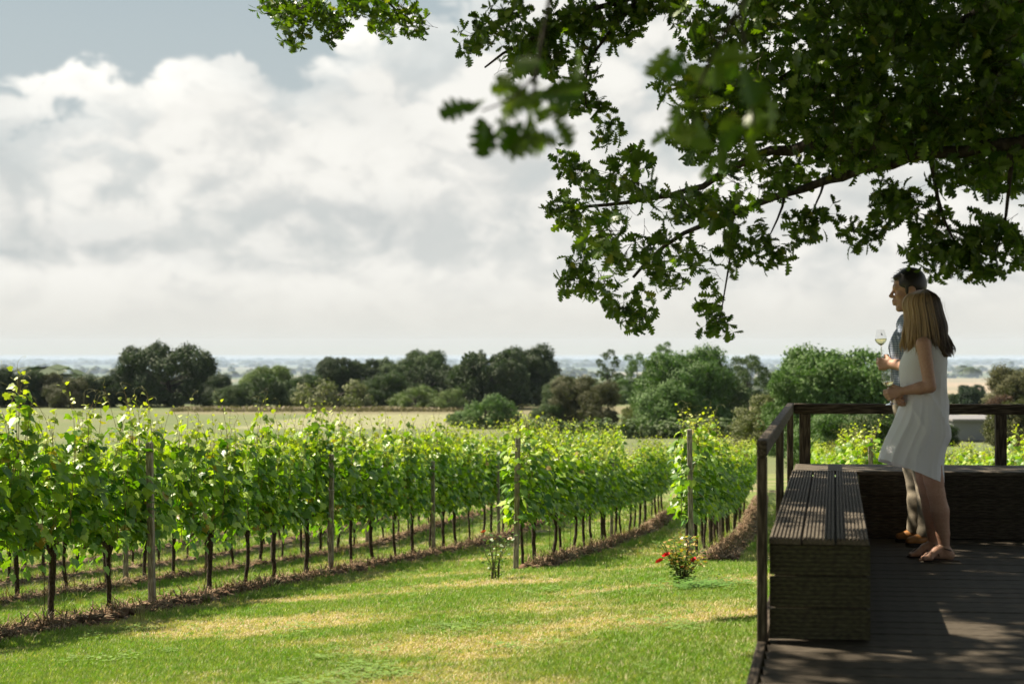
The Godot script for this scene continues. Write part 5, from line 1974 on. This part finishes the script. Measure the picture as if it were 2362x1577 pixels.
	for s in [-1.0, 1.0]:
		var e := Geo.new()
		lathe(e, [Vector2(0.0001, -0.011), Vector2(0.008, -0.008), Vector2(0.0115, 0.0), Vector2(0.008, 0.008), Vector2(0.0001, 0.011)], Transform3D(Basis(), hc + hb * Vector3(0.068, 0.002, 0.030 * s)), 12)
		part("eye", e.mesh(M.eye_shaded), o)
	# dress: rings from the neckline to the slanting hem; x of front and back, half depth
	var dr := [[1.385, -0.115, 0.020, 0.120], [1.345, -0.150, 0.062, 0.128], [1.292, -0.176, 0.088, 0.130], [1.246, -0.197, 0.090, 0.128], [1.205, -0.205, 0.086, 0.126], [1.15, -0.203, 0.086, 0.124], [1.098, -0.199, 0.088, 0.122], [1.05, -0.194, 0.092, 0.126], [1.013, -0.190, 0.096, 0.134], [0.965, -0.198, 0.094, 0.150], [0.931, -0.208, 0.092, 0.160], [0.89, -0.2245, 0.107, 0.170], [0.849, -0.241, 0.107, 0.176], [0.794, -0.2656, 0.080, 0.180], [0.753, -0.285, 0.068, 0.182], [0.6845, -0.315, 0.058, 0.184], [0.60, -0.338, 0.062, 0.186]]
	var dg := Geo.new()
	var seg := 132
	var rows := 84
	var rings := []
	for i in rows + 1:
		var v := float(i) / rows
		var ring := []
		for k in seg:
			var th := TAU * k / seg
			var cx := cos(th)
			# hem hangs lower at the back
			var hem := lerpf(0.628, 0.492, 0.5 + 0.5 * cx) - 0.012 * sin(th * 2.0)
			var y := lerpf(1.385, hem, v)
			var yy := maxf(lerpf(1.385, 0.60, v), 0.60)
			var j := 0
			while j < dr.size() - 2 and dr[j + 1][0] > yy:
				j += 1
			var t: float = clampf((dr[j][0] - yy) / (dr[j][0] - dr[j + 1][0]), 0.0, 1.0)
			var L := lerpf(dr[j][1], dr[j + 1][1], t)
			var R := lerpf(dr[j][2], dr[j + 1][2], t)
			var Z := lerpf(dr[j][3], dr[j + 1][3], t)
			var low := smoothstep(0.35, 1.0, v)
			# draped cloth: long sharp-crested folds below the waist, pulled creases at the hip
			var c1 := 1.0 - absf(sin(th * 4.5 + 0.7 + v * 1.6 + 0.5 * sin(v * 4.0)))
			var c2 := 1.0 - absf(sin(th * 8.0 + 2.1 - v * 2.6 + 0.4 * sin(v * 7.0 + th)))
			var c3 := 1.0 - absf(sin(th * 2.5 + v * 11.0 + 0.8))
			var fold := (c1 * c1 - 0.3) * 0.016 * smoothstep(0.28, 0.75, v) + (c2 * c2 - 0.3) * 0.009 * smoothstep(0.12, 0.6, v) + (c3 * c3 * c3 - 0.2) * 0.011 * smoothstep(0.28, 0.42, v) * (1.0 - smoothstep(0.6, 0.85, v))
			var zz := Z * signf(sin(th)) * pow(absf(sin(th)), 0.88)
			var xx := (L + R) * 0.5 + (R - L) * 0.5 * signf(cx) * pow(absf(cx), 0.92)
			var d := Vector3(cx, 0, sin(th))
			# keep the picture outline, folds mostly on the faces
			ring.append(Vector3(xx, y, zz) + d * fold * (0.35 + 0.65 * absf(sin(th))))
		rings.append(ring)
	dg.loft(rings, Color.WHITE, false)
	part("dress", dg.mesh(M.dress_cloth), o)
	# shoulder straps
	for s in [-1.0, 1.0]:
		var stp := Geo.new()
		stp.tube([Vector3(-0.11, 1.375, 0.10 * s), Vector3(-0.085, 1.405, 0.085 * s), Vector3(-0.04, 1.410, 0.08 * s), Vector3(0.01, 1.38, 0.09 * s)], [0.006, 0.006, 0.006, 0.006], 6)
		part("strap", stp.mesh(M.dress_cloth), o)
	# hair: a cap and long locks falling over the shoulders
	var hg := Geo.new()
	var hr_ := [[1.697, -0.055, -0.030, 0.012], [1.690, -0.100, -0.010, 0.050], [1.675, -0.138, 0.010, 0.075], [1.650, -0.166, 0.034, 0.092], [1.61, -0.178, 0.048, 0.100], [1.5576, -0.168, 0.058, 0.103], [1.4965, -0.166, 0.076, 0.108], [1.431, -0.172, 0.090, 0.120], [1.3655, -0.172, 0.104, 0.134], [1.320, -0.12, 0.116, 0.14], [1.275, -0.02, 0.118, 0.13]]
	var r := RandomNumberGenerator.new()
	r.seed = 1201
	var shell := []
	for row in hr_:
		var ring := []
		for k in 56:
			var th := TAU * k / 56.0
			var rr := 0.86 + 0.05 * sin(th * 9.0 + row[0] * 12.0) + 0.03 * sin(th * 17.0 - row[0] * 20.0)
			var c0: float = (row[1] + row[2]) * 0.5
			ring.append(Vector3(c0 + (row[2] - row[1]) * 0.5 * cos(th) * rr, row[0], row[3] * sin(th) * rr))
		shell.append(ring)
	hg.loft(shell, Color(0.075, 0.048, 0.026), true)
	# thirty-odd wavy locks, each of several strands
	for lock in 44:
		var th0 := TAU * (lock + r.randf_range(-0.3, 0.3)) / 44.0
		var ph := r.randf() * TAU
		var wave := r.randf_range(0.014, 0.032)
		var end := r.randf_range(0.88, 1.0)
		# the near side parts over the upper arm
		if sin(th0) > 0.15 and cos(th0) > -0.55 and cos(th0) < 0.35:
			end *= 0.87
		if cos(th0) < -0.35:
			end = minf(end * 1.02, 0.98)
		var turns := r.randf_range(8.0, 12.0)
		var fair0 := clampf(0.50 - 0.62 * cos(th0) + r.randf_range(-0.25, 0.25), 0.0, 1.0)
		for strand in 12:
			var th := th0 + r.randf_range(-0.09, 0.09)
			var lift := r.randf_range(0.90, 1.07)
			var pts := []
			var rad := []
			var thick := r.randf_range(0.0020, 0.0052)
			var n := 18
			for k in n:
				var t := float(k) / (n - 1) * end * (1.0 - 0.03 * (strand % 3))
				var y := lerpf(1.698, 1.262, pow(t, 0.92))
				var j := 0
				while j < hr_.size() - 2 and hr_[j + 1][0] > y:
					j += 1
				var u: float = clampf((hr_[j][0] - y) / (hr_[j][0] - hr_[j + 1][0]), 0.0, 1.0)
				var L := lerpf(hr_[j][1], hr_[j + 1][1], u)
				var R := lerpf(hr_[j][2], hr_[j + 1][2], u)
				if y < 1.36:
					L = lerpf(-0.176, -0.168, (1.36 - y) / 0.1)
				var Z := lerpf(hr_[j][3], hr_[j + 1][3], u)
				var grow_ := smoothstep(0.22, 0.85, t)
				var sway := wave * sin(ph + t * turns) * grow_
				var tt := th + sway * 5.0 + (th0 - th) * 0.55 * smoothstep(0.6, 1.0, t)
				var rr := lift + wave * 2.4 * cos(ph + t * turns) * grow_
				pts.append(Vector3((L + R) * 0.5 + (R - L) * 0.5 * cos(tt) * rr + sway * 0.6, y, Z * sin(tt) * rr))
				rad.append(thick * (0.7 + 0.6 * sin(PI * clampf(t + 0.15, 0, 1))) * (1.0 if k < n - 3 else (0.7 if k < n - 2 else (0.45 if k < n - 1 else 0.1))))
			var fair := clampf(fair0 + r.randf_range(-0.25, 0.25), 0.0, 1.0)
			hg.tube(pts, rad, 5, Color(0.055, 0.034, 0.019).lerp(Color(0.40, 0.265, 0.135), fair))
	# flyaway hairs
	for i in 40:
		var th := r.randf() * TAU
		var y0 := r.randf_range(1.40, 1.66)
		var c0 := Vector3(-0.05 + cos(th) * 0.12, y0, sin(th) * 0.11)
		hg.tube([c0, c0 + Vector3(cos(th) * 0.008, -0.05, sin(th) * 0.008), c0 + Vector3(cos(th) * 0.022 + 0.008, -0.12, sin(th) * 0.02)], [0.0008, 0.0008, 0.0005], 4, Color(0.26, 0.17, 0.09))
	part("hair", hg.mesh(M.hair_fair), o)
	# sandals: sole, toe strap and ankle strap
	for s in [[Vector3(0.022, 0, 0.070), -0.17, Vector3(0.056, 0.085, 0.06), Vector3(-0.045, 0.03, 0.082)], [Vector3(-0.010, 0, -0.083), -0.12, Vector3(0.034, 0.085, -0.088), Vector3(-0.080, 0.03, -0.075)]]:
		var sg := Geo.new()
		var ring0 := []
		var ring1 := []
		for k in 24:
			var th := TAU * k / 24.0
			var w := 0.036 * (1.0 + 0.18 * -cos(th))
			var q := Basis(Vector3.UP, s[1]) * Vector3(cos(th) * 0.128, 0, sin(th) * w)
			ring0.append(s[0] + q + Vector3(0, -0.002, 0))
			ring1.append(s[0] + q + Vector3(0, 0.007, 0))
		sg.loft([ring0, ring1])
		var ank: Vector3 = s[2]
		var loop := []
		var lr := []
		for k in 17:
			var th := TAU * k / 16.0
			loop.append(ank + Vector3(0.006 + cos(th) * 0.040, -0.012 - 0.012 * cos(th), sin(th) * 0.037))
			lr.append(0.0042)
		sg.tube(loop, lr, 6)
		var ball_: Vector3 = s[3]
		sg.tube([ank + Vector3(-0.034, 0.0, 0.0), ank.lerp(ball_, 0.4) + Vector3(-0.004, 0.026, 0), ank.lerp(ball_, 0.75) + Vector3(0, 0.022, 0), ball_ + Vector3(-0.012, 0.014, 0), ball_ + Vector3(-0.03, 0.0, 0)], [0.005, 0.0055, 0.006, 0.005, 0.004], 6)
		sg.tube([ank.lerp(ball_, 0.45) + Vector3(0, -0.03, 0.040), ank.lerp(ball_, 0.5) + Vector3(0, 0.022, 0.0), ank.lerp(ball_, 0.45) + Vector3(0, -0.03, -0.040)], [0.004, 0.005, 0.004], 6)
		part("sandal", sg.mesh(M.sandal_leather), o)
	var grip := wr_l + a_l * 0.078 + a_l.cross(s_l) * 0.030
	var axis := Vector3(-0.150, 1.0, 0.02).normalized()
	var foot := at0 + grip - axis * 0.066
	wine_glass(foot, foot + axis * 0.216, 0.0375, 0.029, 0.112, 0.040, false, "glass of white wine in the woman's hand, lower of the two")

func build_man() -> void:
	var at0 := Vector3(2.75, 0.004, -9.66)
	var o := thing("person", at0)
	tag(o, "dark-haired man in a blue checked shirt and khaki trousers behind the woman", "person")
	var sh_l := Vector3(-0.035, 1.49, 0.185)
	var el_l := Vector3(-0.085, 1.205, 0.205)
	var wr_l := Vector3(-0.176, 1.222, 0.030)
	var sh_r := Vector3(0.0, 1.49, -0.185)
	var el_r := Vector3(0.06, 1.20, -0.25)
	var wr_r := Vector3(0.05, 0.96, -0.26)
	var torso := [[Vector3(-0.02, 0.98, 0), Vector3(-0.022, 1.12, 0), Vector3(-0.025, 1.34, 0), Vector3(-0.01, 1.47, 0)], [0.128, 0.122, 0.132, 0.085]]
	var leg_l := [[Vector3(-0.015, 0.94, 0.085), Vector3(0.04, 0.50, 0.09), Vector3(0.058, 0.42, 0.09), Vector3(0.066, 0.30, 0.092), Vector3(0.055, 0.09, 0.095)], [0.105, 0.066, 0.060, 0.060, 0.040]]
	var leg_r := [[Vector3(-0.015, 0.94, -0.085), Vector3(0.03, 0.50, -0.09), Vector3(0.045, 0.42, -0.09), Vector3(0.05, 0.30, -0.092), Vector3(0.04, 0.09, -0.095)], [0.105, 0.066, 0.060, 0.060, 0.040]]
	var fw := Vector3(-0.985, -0.035, -0.17).normalized()
	var sd := fw.cross(Vector3.UP).normalized()
	var hb := Basis(fw, sd.cross(fw).normalized(), sd)
	var hc := Vector3(-0.046, 1.722, 0.0)
	var body := Field.new()
	body.k = 0.014
	body.chain(torso[0], torso[1])
	body.bone(sh_l, sh_r, 0.055, 0.055)
	body.chain([sh_l, el_l, el_l.lerp(wr_l, 0.35), wr_l], [0.054, 0.044, 0.045, 0.031])
	body.chain([sh_r, el_r, el_r.lerp(wr_r, 0.35), wr_r], [0.054, 0.044, 0.045, 0.031])
	body.chain(leg_l[0], leg_l[1])
	body.chain(leg_r[0], leg_r[1])
	body.bone(Vector3(-0.005, 1.46, 0), Vector3(-0.03, 1.66, 0), 0.064, 0.060)
	var g := Geo.new()
	skin_over(body, Vector3(-0.32, 0.05, -0.36), Vector3(0.25, 1.68, 0.34), 0.0135, g)
	var hf := head_field(hc, hb, 1.06, true)
	hf.bone(hc + Vector3(0.035, -0.20, 0), hc + Vector3(0.025, -0.05, 0), 0.060, 0.056)
	skin_over(hf, hc - Vector3(0.18, 0.22, 0.14), hc + Vector3(0.14, 0.19, 0.14), 0.0046, g)
	var a_l := Vector3(-0.72, 0.02, -0.69).normalized()
	var s_l := (Vector3.UP - a_l * a_l.y).normalized()
	var hl := hand_field(wr_l, a_l, a_l.cross(s_l), s_l, 1.06, [0.75, 1.05, 0.8])
	skin_over(hl, wr_l - Vector3(0.15, 0.09, 0.16), wr_l + Vector3(0.06, 0.09, 0.06), 0.0036, g)
	var a_r := (wr_r - el_r).normalized()
	var s_r := Vector3(0, 0.3, 0.95).slide(a_r).normalized()
	var hr := hand_field(wr_r, a_r, s_r.cross(a_r), s_r, 1.06, [0.3, 0.45, 0.35])
	skin_over(hr, wr_r - Vector3(0.14, 0.22, 0.14), wr_r + Vector3(0.14, 0.08, 0.14), 0.006, g)
	part("body", g.mesh(M.skin), o)
	for s in [-1.0, 1.0]:
		var e := Geo.new()
		lathe(e, [Vector2(0.0001, -0.012), Vector2(0.0085, -0.0085), Vector2(0.012, 0.0), Vector2(0.0085, 0.0085), Vector2(0.0001, 0.012)], Transform3D(Basis(), hc + hb * (Vector3(0.069, 0.004, 0.031 * s) * 1.06)), 12)
		part("eye", e.mesh(M.eye_shaded), o)
	# short dark hair
	var hair := Field.new()
	hair.k = 0.015
	hair.ball(hc + hb * (Vector3(-0.010, 0.040, 0.0) * 1.06), Vector3(0.102, 0.108, 0.083) * 1.06, hb)
	hair.ball(hc + hb * (Vector3(0.066, 0.086, 0.0) * 1.06), Vector3(0.034, 0.022, 0.050) * 1.06, hb)
	hair.crease = 0.0016
	hair.cut(hc + hb * (Vector3(0.098, 0.060, 0) * 1.06), hb * Vector3(0.76, -0.65, 0))
	var hg := Geo.new()
	skin_over(hair, hc - Vector3(0.17, 0.14, 0.13), hc + Vector3(0.15, 0.19, 0.13), 0.006, hg)
	for s in [-1.0, 1.0]:
		hg.tube([hc + hb * (Vector3(0.022, 0.03, 0.080 * s) * 1.06), hc + hb * (Vector3(0.022, -0.012, 0.075 * s) * 1.06), hc + hb * (Vector3(0.020, -0.034, 0.068 * s) * 1.06)], [0.013, 0.011, 0.004], 7)
		hg.tube([hc + hb * (Vector3(0.080, 0.030, 0.046 * s) * 1.06), hc + hb * (Vector3(0.094, 0.036, 0.026 * s) * 1.06), hc + hb * (Vector3(0.100, 0.031, 0.010 * s) * 1.06)], [0.003, 0.0045, 0.0035], 6)
	var r := RandomNumberGenerator.new()
	r.seed = 77
	for i in 70:
		var th := r.randf_range(-1.3, 1.3)
		var f := r.randf_range(-0.08, 0.085)
		var p := hc + hb * (Vector3(f, 0.040 + 0.103 * sqrt(maxf(0.0, 1.0 - pow((f + 0.01) / 0.104, 2.0))) * cos(th), 0.080 * sqrt(maxf(0.0, 1.0 - pow((f + 0.01) / 0.104, 2.0))) * sin(th)) * 1.06)
		var up := (p - hc).normalized()
		hg.tube([p, p + up * 0.006 + fw * 0.010, p + up * 0.009 + fw * 0.024], [0.002, 0.0016, 0.0006], 4)
	part("hair", hg.mesh(M.hair_dark), o)
	# shirt with rolled sleeves
	var shirt := Field.new()
	shirt.k = 0.04
	shirt.grow = 0.016
	shirt.crease = 0.0028
	shirt.chain(torso[0], torso[1])
	shirt.bone(sh_l, sh_r, 0.058, 0.058)
	shirt.bone(sh_l, el_l.lerp(sh_l, 0.08), 0.058, 0.054)
	shirt.bone(sh_r, el_r.lerp(sh_r, 0.08), 0.058, 0.054)
	shirt.bone(Vector3(-0.005, 1.46, 0), Vector3(-0.012, 1.555, 0), 0.064, 0.062)
	shirt.cut(Vector3(0, 1.055, 0), Vector3.DOWN)
	shirt.cut(Vector3(0, 1.575, 0), Vector3(-0.25, 1, 0))
	var sg := Geo.new()
	skin_over(shirt, Vector3(-0.25, 1.03, -0.34), Vector3(0.22, 1.62, 0.34), 0.011, sg)
	part("shirt", sg.mesh(M.shirt_check), o)
	var cuff := Geo.new()
	var cd := (el_l - sh_l).normalized()
	cuff.tube([el_l - cd * 0.055, el_l - cd * 0.01], [0.066, 0.064], 14)
	part("cuff", cuff.mesh(M.shirt_check), o)
	var bg := Geo.new()
	var belt := []
	for y in [1.035, 1.066]:
		var ring := []
		for k in 28:
			var th := TAU * k / 28.0
			ring.append(Vector3(-0.02 + cos(th) * 0.146, y, sin(th) * 0.146))
		belt.append(ring)
	bg.loft(belt)
	part("belt", bg.mesh(M.belt_leather), o)
	var tro := Field.new()
	tro.k = 0.04
	tro.grow = 0.014
	tro.crease = 0.0034
	tro.bone(Vector3(-0.02, 1.02, 0), Vector3(-0.02, 0.95, 0), 0.124, 0.122)
	tro.chain(leg_l[0], [0.105, 0.070, 0.066, 0.064, 0.062])
	tro.chain(leg_r[0], [0.105, 0.070, 0.066, 0.064, 0.062])
	tro.cut(Vector3(0, 1.045, 0), Vector3.UP)
	tro.cut(Vector3(0, 0.062, 0), Vector3(0.12, -1, 0))
	var tg := Geo.new()
	skin_over(tro, Vector3(-0.20, 0.03, -0.24), Vector3(0.20, 1.07, 0.24), 0.012, tg)
	part("trousers", tg.mesh(M.trouser_cloth), o)
	# laced shoes
	for s in [[Vector3(0.085, 0, 0.097), 0.06], [Vector3(0.075, 0, -0.097), -0.05]]:
		var dir := Vector3(-1, 0, s[1]).normalized()
		var c: Vector3 = s[0]
		var shoe := Field.new()
		shoe.k = 0.02
		shoe.bone(c - dir * 0.055 + Vector3(0, 0.048, 0), c + Vector3(0, 0.055, 0), 0.036, 0.038)
		shoe.bone(c + Vector3(0, 0.060, 0), c + dir * 0.10 + Vector3(0, 0.040, 0), 0.038, 0.034)
		shoe.bone(c + dir * 0.10 + Vector3(0, 0.040, 0), c + dir * 0.160 + Vector3(0, 0.034, 0), 0.036, 0.027)
		shoe.cut(Vector3(0, 0.020, 0), Vector3.DOWN)
		var q := Geo.new()
		skin_over(shoe, c - Vector3(0.22, 0.0, 0.07), c + Vector3(0.12, 0.12, 0.07), 0.007, q)
		var sh := part("shoe", q.mesh(M.shoe_leather), o)
		var sole := Geo.new()
		var r0 := []
		var r1 := []
		for k in 26:
			var th := TAU * k / 26.0
			var p := c + dir * (0.042 + cos(th) * 0.148) + dir.cross(Vector3.UP) * sin(th) * 0.042
			r0.append(p + Vector3(0, -0.002, 0))
			r1.append(p + Vector3(0, 0.0195, 0))
		sole.loft([r0, r1])
		part("sole", sole.mesh(M.shoe_sole), sh)
		var lace := Geo.new()
		for k in 4:
			var p := c + dir * (0.035 + k * 0.020) + Vector3(0, 0.100 - k * 0.0065, 0)
			var sw := dir.cross(Vector3.UP) * 0.022
			lace.tube([p - sw - Vector3(0, 0.010, 0), p + Vector3(0, 0.002, 0), p + sw + dir * 0.008 - Vector3(0, 0.010, 0)], [0.0024, 0.0024, 0.0024], 5)
		part("laces", lace.mesh(M.lace), sh)
	var grip := wr_l + a_l * 0.088 + a_l.cross(s_l) * 0.032
	var axis := Vector3(-0.055, 1.0, 0.0).normalized()
	var foot := at0 + grip - axis * 0.020
	wine_glass(foot, foot + axis * 0.252, 0.040, 0.026, 0.112, 0.050, true, "raised glass of white wine with a small emblem in the man's hand")

func build_people() -> void:
	build_person_materials()
	build_woman()
	build_man()

# ---------------------------------------------------------------- the scene

func _ready() -> void:
	rng.seed = 20240
	build_view()
	build_materials()
	set_rows()
	build_land()
	build_deck()
	build_trees()
	build_vines()
	build_mulch()
	build_roses()
	build_oak()
	build_people()
	build_grass()
